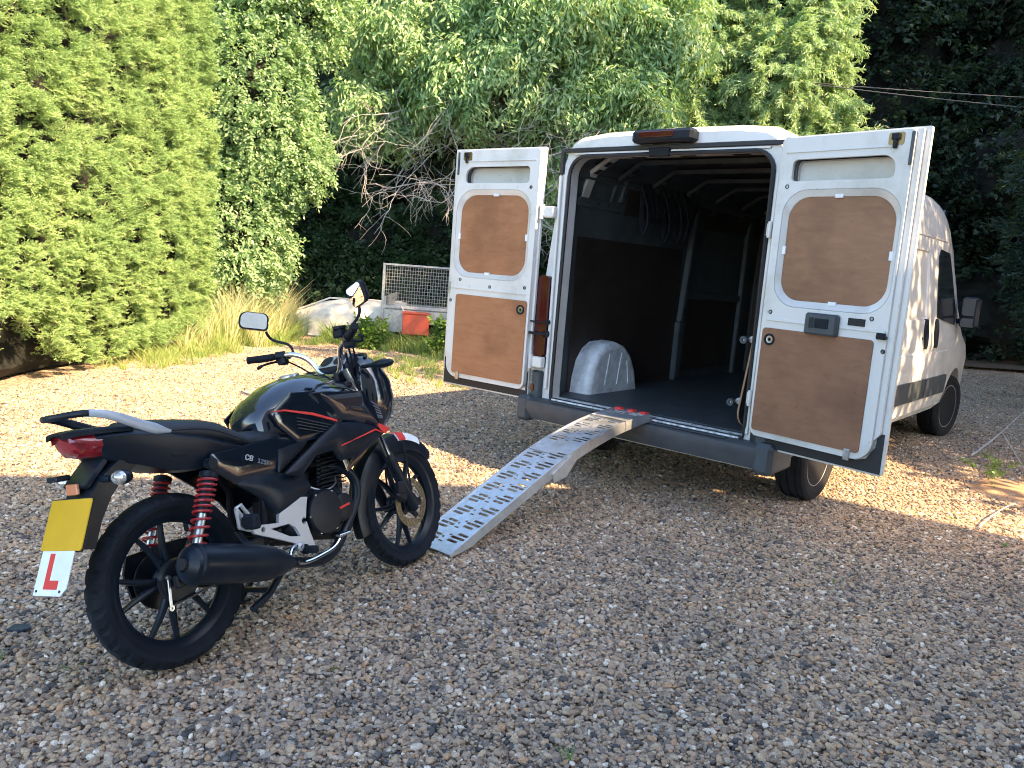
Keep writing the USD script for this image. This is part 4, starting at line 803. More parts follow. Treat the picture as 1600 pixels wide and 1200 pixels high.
# ---- wheels
def bike_wheel(cx, cz, R, w, steer, front):
    ax = np.array([-math.sin(.45), 0, math.cos(.45)])
    Rm = Rotation.from_rotvec(ax * steer).as_matrix(); O = np.array([cx, 0, cz])
    T = lambda m: xf(m, Rm, O)
    n = 180; th = np.arange(n) * 2 * np.pi / n
    prof = [(.232, -.030), (.246, -w * .36), (.262, -w * .47), (.279, -w * .5), (.291, -w * .46), (R - .010, -w * .37), (R - .004, -w * .24), (R, -w * .09), (R, w * .09), (R - .004, w * .24), (R - .010, w * .37), (.291, w * .46), (.279, w * .5), (.262, w * .47), (.246, w * .36), (.232, .030)]
    rings = []
    for i, (r, y) in enumerate(prof):
        g = np.zeros(n)
        if 3 < i < 12:
            k = 1 if i in (4, 5, 10, 11) else (2 if i in (6, 9) else 0)
            ph = (np.arange(n) + (3 if i < 8 else 0) + abs(i - 8) // 2) % 6
            g = np.where(ph < 2, .007 if k == 1 else (.0075 if k == 2 else .0), 0.)
        rr = r - g; rings.append(np.stack([rr * np.cos(th), 0 * th + y, rr * np.sin(th)], 1))
    wh = B('wheel', T(lathe([(.028, -.055), (.045, -.05), (.052, -.03), (.040, -.018), (.040, .018), (.052, .03), (.045, .05), (.028, .055)], (0, 0, 0), (0, 1, 0), 28)), M['plastic'])
    B('tyre', T(loft(rings, False, True) if False else loft(rings + [rings[0]], False)), M['rubber'], wh, smooth=24)
    B('rim', T(lathe([(.229, -.031), (.246, -.034), (.248, -.030), (.238, -.026), (.229, -.022), (.219, -.012), (.215, 0), (.219, .012), (.229, .022), (.238, .026), (.248, .030), (.246, .034), (.229, .031), (.208, .014), (.204, 0), (.208, -.014)], (0, 0, 0), (0, 1, 0), 84, True)), M['plastic'], wh, smooth=30)
    for k in range(5):
        a0 = math.pi + k * 2 * math.pi / 5 + (0.2 if front else 0.0)
        for s in (-1, 1):
            a1, a2 = a0 + s * .16, a0 + s * .26
            p = [np.array([.040 * math.cos(a1), 0, .040 * math.sin(a1)]), np.array([.12 * math.cos(a0 + s * .19), 0, .12 * math.sin(a0 + s * .19)]), np.array([.208 * math.cos(a2), 0, .208 * math.sin(a2)])]
            B('spoke', T(tube(spline(p, 8), np.linspace(.020, .0115, 8), 8, flat=.75)), M['plastic'], wh)
    return wh, T
rw, RT = bike_wheel(0, .309, .309, .100, 0, False)
fwh, FT = bike_wheel(1.295, .306, .306, .088, .044, True)
B('brake_drum', lathe([(.03, -.06), (.074, -.058), (.078, -.05), (.078, -.03), (.06, -.028)], (0, 0, .309), (0, 1, 0), 32), M['engine'], rw)
B('brake_arm', [bar((-.055, -.066, .330), (-.062, -.068, .232), .011, .007, .002, (0, 1, 0)), lathe([(.004, -.005), (.010, -.005), (.010, .005), (.004, .005)], (-.062, -.068, .226), (0, 1, 0), 14, True), lathe([(.008, -.008), (.008, .008)], (-.055, -.066, .332), (0, 1, 0), 12)], M['steel'], rw)
B('brake_rod', tube([(-.06, -.068, .232), (.25, -.075, .27), (.47, -.10, .30)], .004, 6), M['steel'], rw)
B('axle_nut', lathe([(.014, -.09), (.016, -.085), (.016, -.07)], (0, 0, .309), (0, 1, 0), 6), M['steel'], rw)
B('rear_sprocket', lathe([(.10, .062), (.104, .064), (.104, .068), (.07, .07)], (0, 0, .309), (0, 1, 0), 40), M['engine'], rw)
dring = []
disc2 = Point(0, 0).buffer(.120, 32).difference(Point(0, 0).buffer(.083, 32))
for k in range(24):
    for q, r in enumerate((.092, .101, .110)):
        a = k * math.pi / 12 + q * .09; disc2 = disc2.difference(Point(r * math.cos(a), r * math.sin(a)).buffer(.0038, 4))
B('brake_disc', FT(slab(disc2, (0, -.066, 0), (1, 0, 0), (0, 0, 1), .004)), M['disc'], fwh)
B('disc_carrier', FT(cat_([lathe([(.03, -.072), (.052, -.070), (.052, -.062), (.03, -.06)], (0, 0, 0), (0, 1, 0), 24)] + [bar((.04 * math.cos(a), -.066, .04 * math.sin(a)), (.090 * math.cos(a), -.066, .09 * math.sin(a)), .022, .006, .002, (0, 1, 0)) for a in np.arange(5) * 2 * math.pi / 5])), M['engine'], fwh)
for k in range(5):
    a = k * 2 * math.pi / 5; B('disc_bolt', FT(lathe([(.006, -.074), (.006, -.066)], (.088 * math.cos(a), 0, .088 * math.sin(a)), (0, 1, 0), 8)), M['steel'], fwh)

# ---- fork, front mudguard, caliper
fd = np.array([-math.sin(.445), 0, math.cos(.445)]); A0 = np.array([1.295, 0, .306])
for s in (-1, 1):
    a = A0 + [-.006, s * .088, -.015]
    leg = B('fork_leg', tube([a - fd * .02, a + fd * .02, a + fd * .10, a + fd * .26, a + fd * .285], [.020, .026, .027, .027, .022], 16), M['muff'])
    B('fork_tube', tube([a + fd * .27, a + fd * .78], .0165, 14), M['steel'], leg)
    B('dust_seal', tube([a + fd * .278, a + fd * .305], .024, 14), M['seal'], leg)
    B('axle_clamp', lathe([(.022, -.02), (.022, .02), (.012, .026)], (1.292, s * .088, .306), (0, s, 0), 14), M['engine'], leg)
B('brake_caliper', [cbox((1.225, -.085, .385), (.075, .045, .11), .012, Rotation.from_euler('y', 35, degrees=True).as_matrix()), cbox((1.20, -.10, .40), (.05, .03, .06), .01)], M['engine'])
B('brake_hose', tube(spline([(1.21, -.10, .44), (1.13, -.115, .56), (1.08, -.10, .75), (.97, -.12, .95), (.90, -.16, 1.06)], 24), .0055, 7), M['rubber'])
angs = np.radians(np.linspace(38, 196, 34)); sec = []
for i, a in enumerate(angs):
    t = i / (len(angs) - 1); w = .058 * (.55 + .45 * math.sin(math.pi * min(1, .18 + t * .95))) ; r0 = .334; dr = .05 + .03 * math.sin(math.pi * t)
    out = [(-w, r0 - dr), (-w * 1.03, r0 - .02), (-w * .72, r0 + .010), (0, r0 + .018), (w * .72, r0 + .010), (w * 1.03, r0 - .02), (w, r0 - dr)]
    inn = [(x * .93, r - .004) for x, r in out[::-1]]
    sec.append(np.array([(r * math.cos(a), x, r * math.sin(a)) for x, r in out + inn]))
mg = B('front_mudguard', FT(loft(sec)), M['plastic'], smooth=40)
def fender_patch(a0, a1, lift):
    out = []
    for a in np.radians(np.linspace(a0, a1, 8)):
        p = [(-.062, .312), (-.060, .322), (-.043, .347), (0, .355), (.043, .347), (.060, .322), (.062, .312)]
        q = [(x * (1 + lift * 8), r + lift) for x, r in p] + [(x, r - .003) for x, r in p[::-1]]
        out.append(np.array([(r * math.cos(a), x, r * math.sin(a)) for x, r in q]))
    return FT(loft(out))
B('learner_sticker', fender_patch(60, 92, .001), M['whitecard'], mg, label='white and red learner sticker on the front mudguard')
pr = fender_patch(81, 91, .0018); 
B('sticker_mark', pr.slice_plane([0, 0, 0], [0, -1, 0]) if False else tm(pr.vertices, pr.faces[(pr.vertices[pr.faces].mean(1)[:, 1] < .03)]), M['redprint'], mg)
B('mudguard_stay', [bar((1.31, s * .066, .60), (1.305, s * .078, .36), .012, .006, .002, (0, 1, 0)) for s in (-1, 1)], M['muff'])

# ---- frame, swingarm, shocks, chain
B('swingarm', [bar((.45, s * .085, .37), (-.05, s * .092, .312), .03, .045, .006) for s in (-1, 1)] + [bar((.36, -.085, .36), (.36, .085, .36), .04, .04)], M['engine'])
B('frame_tubes', [tube([(.36, s * .09, .34), (.38, s * .10, .55), (.30, s * .10, .70), (.0, s * .10, .76)], .016, 10) for s in (-1, 1)] + [tube([(.40, s * .06, .70), (.72, s * .05, .80), (1.0, s * .03, .86)], .02, 10) for s in (-1, 1)] + [tube([(1.02, 0, .78), (.90, 0, .55), (.87, 0, .35)], .02, 10), tube([(1.035, 0, .70), (.97, 0, .90)], .028, 14)], M['engine'])
B('chain_case', panel([(-.12, .36), (-.10, .42), (.10, .43), (.46, .40), (.46, .33), (.10, .27), (-.10, .25)], .088, .0), M['black'])
for s in (-1, 1):
    t0, t1 = np.array([.135, s * .135, .70]), np.array([-.005, s * .135, .345]); d = (t0 - t1) / np.linalg.norm(t0 - t1)
    L = np.linalg.norm(t0 - t1)
    sh = B('shock_absorber', [tube([t1 + d * .0, t1 + d * .05], .020, 14), tube([t1 + d * .05, t1 + d * (L * .55)], .0165, 14)], M['steel'])
    B('shock_body', [tube([t1 + d * (L * .52), t1 + d * (L - .03)], .023, 14), lathe([(.02, -.016), (.02, .016)], t0, (0, 1, 0), 14)], M['black'], sh)
    u, w_, _ = frame(d)
    tt = np.linspace(0, 1, 260); turns = 11; tw = np.where(tt < .5, tt * .78, .39 + (tt - .5) * 1.22)
    hx = t1 + d * (.075 + (L - .125) * tt)[:, None] + .0305 * (np.cos(2 * np.pi * turns * tw)[:, None] * u + np.sin(2 * np.pi * turns * tw)[:, None] * w_)
    B('coil_spring', tube(hx, .0048, 7), M['red'], sh)
    B('spring_seat', tube([t1 + d * .060, t1 + d * .072], .034, 18), M['black'], sh); B('spring_seat', tube([t0 - d * .052, t0 - d * .035], .033, 18), M['black'], sh)

# ---- engine and exhaust
eng = B('engine', [cbox((.66, 0, .40), (.36, .22, .21), .04), cbox((.80, 0, .34), (.16, .20, .16), .04), cbox((.52, 0, .44), (.14, .18, .17), .03)], M['engine'])
B('engine_cover', [lathe([(.098, 0), (.098, .022), (.088, .034), (.055, .038), (.001, .040)], (.665, -.108, .400), (0, -1, 0), 36), lathe([(.060, 0), (.058, .026), (.045, .032), (.001, .033)], (.775, -.108, .40), (0, -1, 0), 28)], M['engine'], eng, smooth=40)
B('cover_stripe', bar((.735, -.146, .400), (.80, -.143, .408), .004, .010, .001), M['redprint'], eng)
for k in range(9):
    z = .50 + k * .017; x = .775 + (z - .5) * .18
    B('cooling_fin', cbox((x, 0, z), (.155, .19, .0055), .002), M['engine'], eng)
B('cylinder', [bar((.77, 0, .47), (.805, 0, .66), .12, .12, .01, (1, 0, 0)), cbox((.81, 0, .675), (.15, .15, .06), .015)], M['engine'], eng)
for k in range(6):
    a = k * math.pi / 3; B('cover_bolt', lathe([(.006, 0), (.006, .006)], (.665 + .090 * math.cos(a), -.132, .40 + .090 * math.sin(a)), (0, -1, 0), 8), M['steel'], eng)
B('carburettor', [tube([(.70, 0, .56), (.58, 0, .60)], .03, 12), cbox((.60, -.03, .58), (.06, .07, .08), .012), tube(spline([(.72, -.06, .52), (.80, -.09, .50), (.77, -.10, .44)], 10), .006, 6)], M['black'])
B('engine_wiring', [tube(spline([(.62, -.10, .52), (.70, -.12, .49), (.76, -.11, .50), (.80, -.08, .53)], 14), .004, 6)], M['steel'])
ex = B('exhaust_pipe', tube(spline([(.80, -.05, .575), (.845, -.09, .555), (.893, -.10, .50), (.895, -.10, .43), (.862, -.10, .375), (.80, -.10, .305), (.70, -.11, .225), (.52, -.14, .225), (.36, -.175, .268)], 40), .0215, 14), M['muff'])
ma, mb = np.array([-.080, -.203, .386]), np.array([.385, -.178, .262]); md = (mb - ma) / np.linalg.norm(mb - ma); ML = np.linalg.norm(mb - ma)
mu = B('silencer', lathe([(.001, .004), (.018, .004), (.026, -.004), (.045, .0), (.060, .014), (.064, .03), (.070, .042), (.072, .16), (.070, .30), (.064, .38), (.045, .45), (.026, .495), (.022, ML)], ma, md, 40), M['muff'], smooth=32)
B('tail_pipe', lathe([(.012, -.012), (.020, -.012), (.020, .004), (.012, .01), (.001, .01)], ma, md, 20), M['under'], mu)
B('end_cap_rim', lathe([(.066, .028), (.0715, .034), (.0715, .044), (.066, .05)], ma, md, 40), M['plastic'], mu)
B('silencer_strap', bar(ma + md * .30 + [0, .0, .06], ma + md * .30 + [0, .06, .12], .03, .006), M['engine'], mu)

# ---- footrest hangers, pegs, pedal, stands
bk = Polygon([(.528, .492), (.560, .486), (.545, .44), (.535, .40), (.548, .34), (.566, .282), (.540, .262), (.50, .29), (.455, .322), (.275, .402), (.262, .425), (.285, .432), (.395, .417), (.402, .450)])
bk = bk.difference(Polygon([(.352, .403), (.445, .402), (.475, .380), (.495, .340), (.44, .352)])).difference(Point(.525, .395).buffer(.013)).difference(Point(.315, .409).buffer(.010))
for s in (-1, 1):
    hb = B('footrest_hanger', (lambda m: m if s < 0 else flipy(m))(slab(bk, (0, -.132, 0), (1, 0, 0), (0, 0, 1), .016)), M['castsilver'])
    B('hanger_loop', (lambda m: m if s < 0 else flipy(m))(cat_([tube([(.272, -.14, .415), (.208, -.142, .515)], .0085, 8), tube([(.208, -.142, .515), (.232, -.142, .525), (.300, -.14, .425)], .0075, 8), tube([(.208, -.142, .512), (.213, -.142, .440), (.262, -.14, .42)], .0075, 8)])), M['castsilver'], hb)
    B('pillion_peg', (lambda m: m if s < 0 else flipy(m))(cat_([cbox((.243, -.175, .457), (.036, .075, .055), .008), tube([(.27, -.14, .43), (.25, -.165, .44)], .012, 8)])), M['rubber'], hb)
    B('footrest', (lambda m: m if s < 0 else flipy(m))(cat_([tube([(.50, -.135, .285), (.50, -.215, .283)], [.014, .017], 12), lathe([(.020, 0), (.020, .012)], (.50, -.150, .285), (0, -1, 0), 14)])), M['rubber'], hb)
    B('hanger_boss', (lambda m: m if s < 0 else flipy(m))(lathe([(.006, 0), (.018, 0), (.018, .014), (.010, .018), (.006, .018)], (.478, -.146, .300), (0, -1, 0), 18, True)), M['castsilver'], hb)
B('brake_pedal', [tube(spline([(.470, -.150, .300), (.425, -.160, .296), (.415, -.165, .268), (.442, -.170, .246), (.50, -.172, .236), (.58, -.172, .243), (.640, -.172, .254), (.685, -.172, .285)], 30), .0085, 10), cbox((.705, -.172, .294), (.065, .03, .012), .004)], M['chrome'])
B('side_stand', [tube([(.55, .12, .27), (.47, .24, .085)], .013, 10), cbox((.468, .243, .076), (.07, .05, .012), .004, Rotation.from_euler('x', 15, degrees=True).as_matrix())], M['black'])
B('centre_stand', [tube([(.44, s * .10, .24), (.31, s * .13, .16), (.22, s * .135, .13)], .014, 8) for s in (-1, 1)] + [bar((.33, -.13, .17), (.33, .13, .17), .02, .02)], M['black'])

# ---- tank and seat
def tank_ring(x, zt, w, zc, wb, zb):
    h = [(0, zt), (w * .35, zt - .004), (w * .68, zt - (zt - zc) * .35), (w * .93, zc + .012), (w, zc - .010), (w + .004, zc - .06), (w * .98, zb + .05), (wb, zb)]
    r = [(x, -y, z) for y, z in h] + [(x, y, z) for y, z in h[::-1]]
    return np.array(r)
TK = [(.408, .838, .060, .80, .05, .75), (.425, .875, .095, .83, .08, .735), (.47, .915, .120, .862, .10, .72), (.55, .958, .140, .892, .125, .71), (.64, .985, .150, .905, .135, .71), (.73, .996, .154, .905, .14, .71), (.82, .985, .152, .895, .13, .71), (.90, .968, .145, .885, .12, .71), (.98, .945, .125, .870, .10, .72), (1.03, .925, .09, .86, .08, .74)]
tank = B('fuel_tank', loft([tank_ring(*t) for t in TK]), M['gloss'], smooth=60)
B('filler_cap', lathe([(.045, 0), (.045, .006), (.038, .010), (.001, .010)], (.70, 0, .990), (-.1, 0, 1), 24), M['steel'], tank)
both('tank_inset', panel([(.555, .918), (.660, .913), (.74, .85), (.800, .762), (.70, .715), (.560, .708), (.47, .79), (.44, .845)], -.148, .006, .01, .012, (-.02, -.02)), M['gloss'], tank)
both('tank_shroud', panel([(.70, .905), (.98, .885), (1.05, .80), (1.085, .70), (.92, .735), (.82, .765), (.75, .84)], -.150, .022, .012, .05, (.02, -.05)), M['gloss'])
both('tank_stripe', panel([(.415, .852), (.50, .847), (.65, .812), (.785, .767), (.782, .777), (.65, .823), (.50, .854)], -.160, .002, .004, .01, (-.02, -.03)), M['redprint'], tank)
for k in range(4): both('pin_stripe', panel([(.56, .812 - k * .014), (.775, .748 - k * .012), (.774, .751 - k * .012), (.56, .815 - k * .014)], -.1585, .001, .003, .01, (-.02, -.03)), M['pin'], tank)
B('tank_seam', [tube(spline([(.55, s * .143, .892), (.66, s * .152, .902), (.80, s * .153, .893), (.95, s * .135, .872)], 16), .0032, 6) for s in (-1, 1)], M['plastic'], tank)
sr = both('lower_shroud', panel([(.44, .60), (.53, .648), (.66, .715), (.764, .765), (.91, .745), (1.085, .690), (1.035, .668), (.88, .602), (.76, .60), (.722, .652), (.62, .645), (.56, .60), (.525, .575)], -.172, .016, .012, .03, (.0, -.04)), M['plastic'])
both('shroud_flash', panel([(1.00, .735), (1.09, .694), (1.05, .676), (1.02, .70)], -.188, .002, .004, .01, (.0, -.04)), M['redprint'])
both('shroud_line', panel([(.76, .662), (.99, .700), (1.03, .682), (1.03, .686), (.99, .706), (.76, .667)], -.187, .001, .004, .01, (.0, -.04)), M['redprint'])
both('frame_cover', panel([(.235, .605), (.36, .625), (.45, .607), (.585, .575), (.60, .52), (.52, .475), (.455, .452), (.40, .452), (.35, .52)], -.135, .020, .012, .04, (.0, .08)), M['plastic'])
both('radiator_wing', panel([(.80, .63), (.97, .66), (1.06, .675), (.93, .585), (.83, .54)], -.13, .008, .012, .03), M['gloss'])
def seat_ring(x, zt, zb, w, fl):
    h = [(0, zt), (w * .5, zt - .002), (w * .85, zt - .016), (w, zt - .042), (w * fl, zb)]
    return np.array([(x, -y, z) for y, z in h] + [(x, y, z) for y, z in h[::-1]])
ST_ = [(-.125, .872, .86, .06, .9), (-.11, .897, .85, .085, .9), (-.04, .893, .83, .105, .92), (.06, .882, .80, .112, .94), (.16, .868, .78, .112, .94), (.23, .850, .76, .115, .94), (.28, .822, .745, .122, .95), (.33, .797, .735, .128, .95), (.40, .790, .725, .132, .92), (.48, .797, .725, .128, .85), (.55, .812, .735, .108, .8), (.60, .825, .76, .08, .8), (.615, .822, .78, .05, .8)]
seat = B('seat', loft([seat_ring(*s) for s in ST_]), M['seat'], smooth=50)
B('seat_piping', [tube(spline([(-.10, s * .088, .852), (.06, s * .110, .838), (.22, s * .114, .806), (.34, s * .128, .752), (.46, s * .128, .755), (.56, s * .10, .77)], 24), .003, 6) for s in (-1, 1)], M['plastic'], seat)
# ---- tail
def tail_ring(x, zt, zb, w):
    h = [(0, zt), (w * .8, zt - .004), (w, zt - .025), (w * .98, (zt + zb) / 2), (w * .8, zb + .006), (0, zb)]
    return np.array([(x, -y, z) for y, z in h] + [(x, y, z) for y, z in h[-2:0:-1]])
B('tail_cowl', loft([tail_ring(*t) for t in ((-.245, .878, .80, .085), (-.20, .878, .765, .098), (-.12, .872, .738, .11), (0, .85, .695, .120), (.12, .82, .678, .126), (.22, .785, .70, .128), (.31, .76, .70, .120))]), M['plastic'], smooth=40)
B('tail_tip', loft([tail_ring(*t) for t in ((-.335, .888, .876, .05), (-.29, .892, .872, .075), (-.20, .890, .868, .095), (-.12, .885, .866, .10))]), M['black'])
B('tail_light', loft([tail_ring(*t) for t in ((-.318, .874, .862, .052), (-.302, .874, .826, .066), (-.275, .874, .796, .078), (-.235, .872, .786, .088), (-.205, .870, .790, .095))]), M['bikelens'], smooth=45)
gr = []
pth = spline([(.0, -.128, .838), (-.06, -.131, .856), (-.14, -.134, .888), (-.22, -.132, .922), (-.29, -.105, .938), (-.335, -.05, .937), (-.345, 0, .936), (-.335, .05, .937), (-.29, .105, .938), (-.22, .132, .922), (-.14, .134, .888), (-.06, .131, .856), (.0, .128, .838)], 60)
for i0, i1, fl in ((0, 22, 1), (38, 60, -1)):
    rr = np.interp(np.linspace(0, 1, 22), [0, .2, .6, 1] if fl > 0 else [0, .4, .8, 1], [.005, .019, .017, .012] if fl > 0 else [.012, .017, .019, .005])
    B('grab_rail', tube(pth[i0:i1], rr, 12, flat=.42, up=(0, 1, 0)), M['greyrail' if fl > 0 else 'plastic'], smooth=45)
B('grab_loop', tube(pth[20:40], .0115, 12, flat=.7, up=(0, 1, 0)), M['plastic'], smooth=45)
both('side_cover', panel([(.455, .752), (.545, .738), (.63, .722), (.60, .69), (.522, .648), (.43, .604), (.24, .603), (.135, .683), (.145, .735), (.235, .735)], -.132, .010, .012, .03, (0, -.03)), M['gloss'])
both('side_cover_trim', panel([(.45, .700), (.60, .715), (.63, .722), (.545, .665), (.43, .604)], -.146, .004, .008, .02, (0, -.03)), M['plastic'])
B('model_lettering', text3('CB', .021, (.275, -.149, .690), (.93, 0, -.36), (.42, 0, .90), .002), M['lettering'])
B('model_lettering', text3('125F', .017, (.332, -.149, .668), (.93, 0, -.36), (.42, 0, .90), .002), M['logo'])
# ---- plate hanger
B('plate_hanger', [loft([np.array([(x - .02, -w, z + .01), (x + .05, -w, z - .01), (x + .05, w, z - .01), (x - .02, w, z + .01)]) for x, z, w in ((-.16, .76, .085), (-.22, .715, .075), (-.265, .665, .07), (-.305, .59, .06), (-.335, .505, .05))]), bar((-.20, 0, .79), (-.29, 0, .70), .13, .02)], M['plastic'])
pU = np.array([0, -1., 0]); pV = np.array([.063, 0, .154]); pV /= np.linalg.norm(pV)
pl = B('number_plate', slab(Polygon(rrect(-.117, -.083, .117, .083, .008)), (-.336, 0, .588), pU, pV, .004), M['yellow'], label='blank yellow rear number plate')
B('plate_frame', slab(Polygon(rrect(-.121, -.087, .121, .087, .010)), (-.336, 0, .588), pU, pV, .003, -.004), M['black'], pl)
lpp = Polygon([(-.092, -.07), (.066, -.07), (.092, -.046), (.092, .07), (-.092, .07)])
lp_ = B('learner_plate', slab(lpp, (-.400, 0, .448), pU, pV, .002), M['whitecard'], label='white learner plate with a red letter L below the yellow plate')
B('letter', slab(Polygon([(-.040, .062), (-.012, .062), (-.012, -.022), (.040, -.022), (.040, -.050), (-.040, -.050)]), (-.400, 0, .448), pU, pV, .0008, .002), M['redprint'], lp_)
for u in (-.075, .06): B('plate_screw', lathe([(.004, 0), (.004, .003)], np.array([-.402, 0, .448]) + pU * u - pV * .055, np.cross(pU, pV), 8), M['engine'], lp_)
B('rear_reflector', cbox((-.300, -.0, .697), (.012, .062, .036), .004), M['amber'])
B('plate_lamp', cbox((-.31, .055, .738), (.05, .06, .018), .006), M['plastic'])
for s in (-1, 1):
    o = np.array([-.235, s * .165, .716])
    il = B('indicator', [lathe([(.012, 0), (.012, .07)], o + [0, -s * .12, 0], (0, s, 0), 12), loft([np.array([(o[0] + .012 * t, o[1] + s * .002 + .036 * k * math.cos(a), o[2] + .024 * k * math.sin(a)) for a in np.linspace(0, 2 * math.pi, 20)[:-1]]) for t, k in ((0, 1.), (1, 1.0), (2.2, .8), (3, .4))])], M['plastic'])
    B('indicator_lens', loft([np.array([(o[0] - .010 * t, o[1] + .036 * k * math.cos(a), o[2] + .024 * k * math.sin(a)) for a in np.linspace(0, 2 * math.pi, 20)[:-1]]) for t, k in ((-.1, .98), (.8, .95), (1.6, .75), (2.2, .4))]), M['clear'], il)
# ---- headlight cowl, instruments
def cowl_ring(z, x0, x1, w):
    c, h = (x0 + x1) / 2, (x1 - x0) / 2
    return np.array([(c + h * (math.cos(a) if abs(math.cos(a)) < .95 else math.copysign(.95 + .05 * 0, math.cos(a))), w * math.copysign(abs(math.sin(a)) ** .8, math.sin(a)), z) for a in np.linspace(0, 2 * math.pi, 25)[:-1]])
cw = B('headlight_cowl', loft([cowl_ring(*c) for c in ((.665, 1.13, 1.20, .03), (.69, 1.08, 1.23, .075), (.76, 1.03, 1.27, .115), (.84, 1.02, 1.29, .132), (.92, 1.02, 1.28, .130), (.985, 1.03, 1.24, .115), (1.03, 1.05, 1.19, .09), (1.05, 1.07, 1.15, .06))]), M['gloss'], smooth=50)
B('screen_rim', tube(spline([(1.10, -.085, 1.035), (1.145, -.05, 1.055), (1.155, 0, 1.06), (1.145, .05, 1.055), (1.10, .085, 1.035)], 16), .008, 8), M['plastic'], cw)
wing = []
for k in range(5): wing.append(panel([(1.045 - .004 * k, .835 - .013 * k), (1.095 + .004 * k, .805 - .012 * k), (1.098 + .004 * k, .799 - .012 * k), (1.05 - .002 * k, .826 - .013 * k)], -.1325, .001, .004, .01))
B('wing_emblem', wing, M['logo'], cw)
B('maker_lettering', text3('HONDA', .014, (1.035, -.136, .762), (.96, 0, -.27), (.27, 0, .96), .002), M['logo'], cw)
ins = B('instrument_pod', [cbox((1.005, 0, 1.02), (.10, .20, .05), .02, Rotation.from_euler('y', -38, degrees=True).as_matrix())], M['black'])
RY = Rotation.from_euler('y', -38, degrees=True).as_matrix()
B('instrument_face', xf(cbox((0, 0, .026), (.075, .165, .004), .001), RY, (1.005, 0, 1.02)), M['dial'], ins)
B('dial', [xf(lathe([(.030, .0), (.034, .004), (.030, .005)], (0, y, .027), (0, 0, 1), 24), RY, (1.005, 0, 1.02)) for y in (-.035, .045)], M['black'], ins)
B('front_indicator', loft([np.array([(1.04 + .10 * t * .25 + .01 * math.cos(a) * 0, -.12 - .16 * t, .995) + np.array([.020 * k * math.cos(a) * 1.6, 0, .020 * k * math.sin(a)]) for a in np.linspace(0, 2 * math.pi, 17)[:-1]]) for t, k in ((0, .45), (.3, .5), (.5, .9), (.72, 1.1), (.9, .85), (1.0, .3))]), M['plastic'])
B('front_indicator', flipy(loft([np.array([(1.04 + .10 * t * .25, -.12 - .16 * t, .995) + np.array([.020 * k * math.cos(a) * 1.6, 0, .020 * k * math.sin(a)]) for a in np.linspace(0, 2 * math.pi, 17)[:-1]]) for t, k in ((0, .45), (.3, .5), (.5, .9), (.72, 1.1), (.9, .85), (1.0, .3))])), M['plastic'])
# ---- handlebar
hbP = [(.815, .365, 1.104), (.905, .25, 1.104), (.935, .16, 1.090), (.965, .11, 1.040), (.962, .06, .985), (.958, .0, .972), (.945, -.06, .985), (.925, -.10, 1.040), (.880, -.15, 1.085), (.835, -.24, 1.115), (.752, -.365, 1.150)]
bp_ = spline(hbP, 70)
hbar = B('handlebar', tube(bp_, .0128, 12), M['chrome'], smooth=60)
B('bar_clamp', [cbox((.955, s * .045, .965), (.05, .03, .045), .008) for s in (-1, 1)] + [cbox((.985, 0, .925), (.10, .20, .025), .01)], M['engine'])
for s, a, b in ((1, np.array(hbP[0]), np.array(hbP[1])), (-1, np.array(hbP[-1]), np.array(hbP[-2]))):
    d = (b - a) / np.linalg.norm(b - a)
    g = B('grip', [tube([a - d * .012, a - d * .004, a + d * .002, a + d * .115], [.015, .018, .0165, .0165], 16)] , M['rubber'], hbar)
    B('switch_gear', [tube([a + d * .12, a + d * .165], .022, 12), cbox(a + d * .145 + [.008, 0, -.022], (.045, .05, .045), .01)], M['black'], hbar)
    c = a + d * .15
    lv = np.array([.075, 0, -.018])
    B('hand_lever', [tube(spline([c + [.03, 0, -.008], c + [.055, s * .03, -.016], a + [.055, -s * .03, -.03], a + [.042, s * .0, -.042]], 14), np.r_[np.full(12, .006), .009, .008], 8)], M['black'], hbar)
    B('lever_mount', cbox(c + [.02, -s * .01, -.004], (.035, .04, .03), .008), M['castsilver'], hbar)
B('fluid_reservoir', [cbox((.845, -.195, 1.145), (.055, .05, .04), .008), lathe([(.03, 0), (.03, .012)], (.845, -.195, 1.165), (0, 0, 1), 16)], M['black'], hbar)
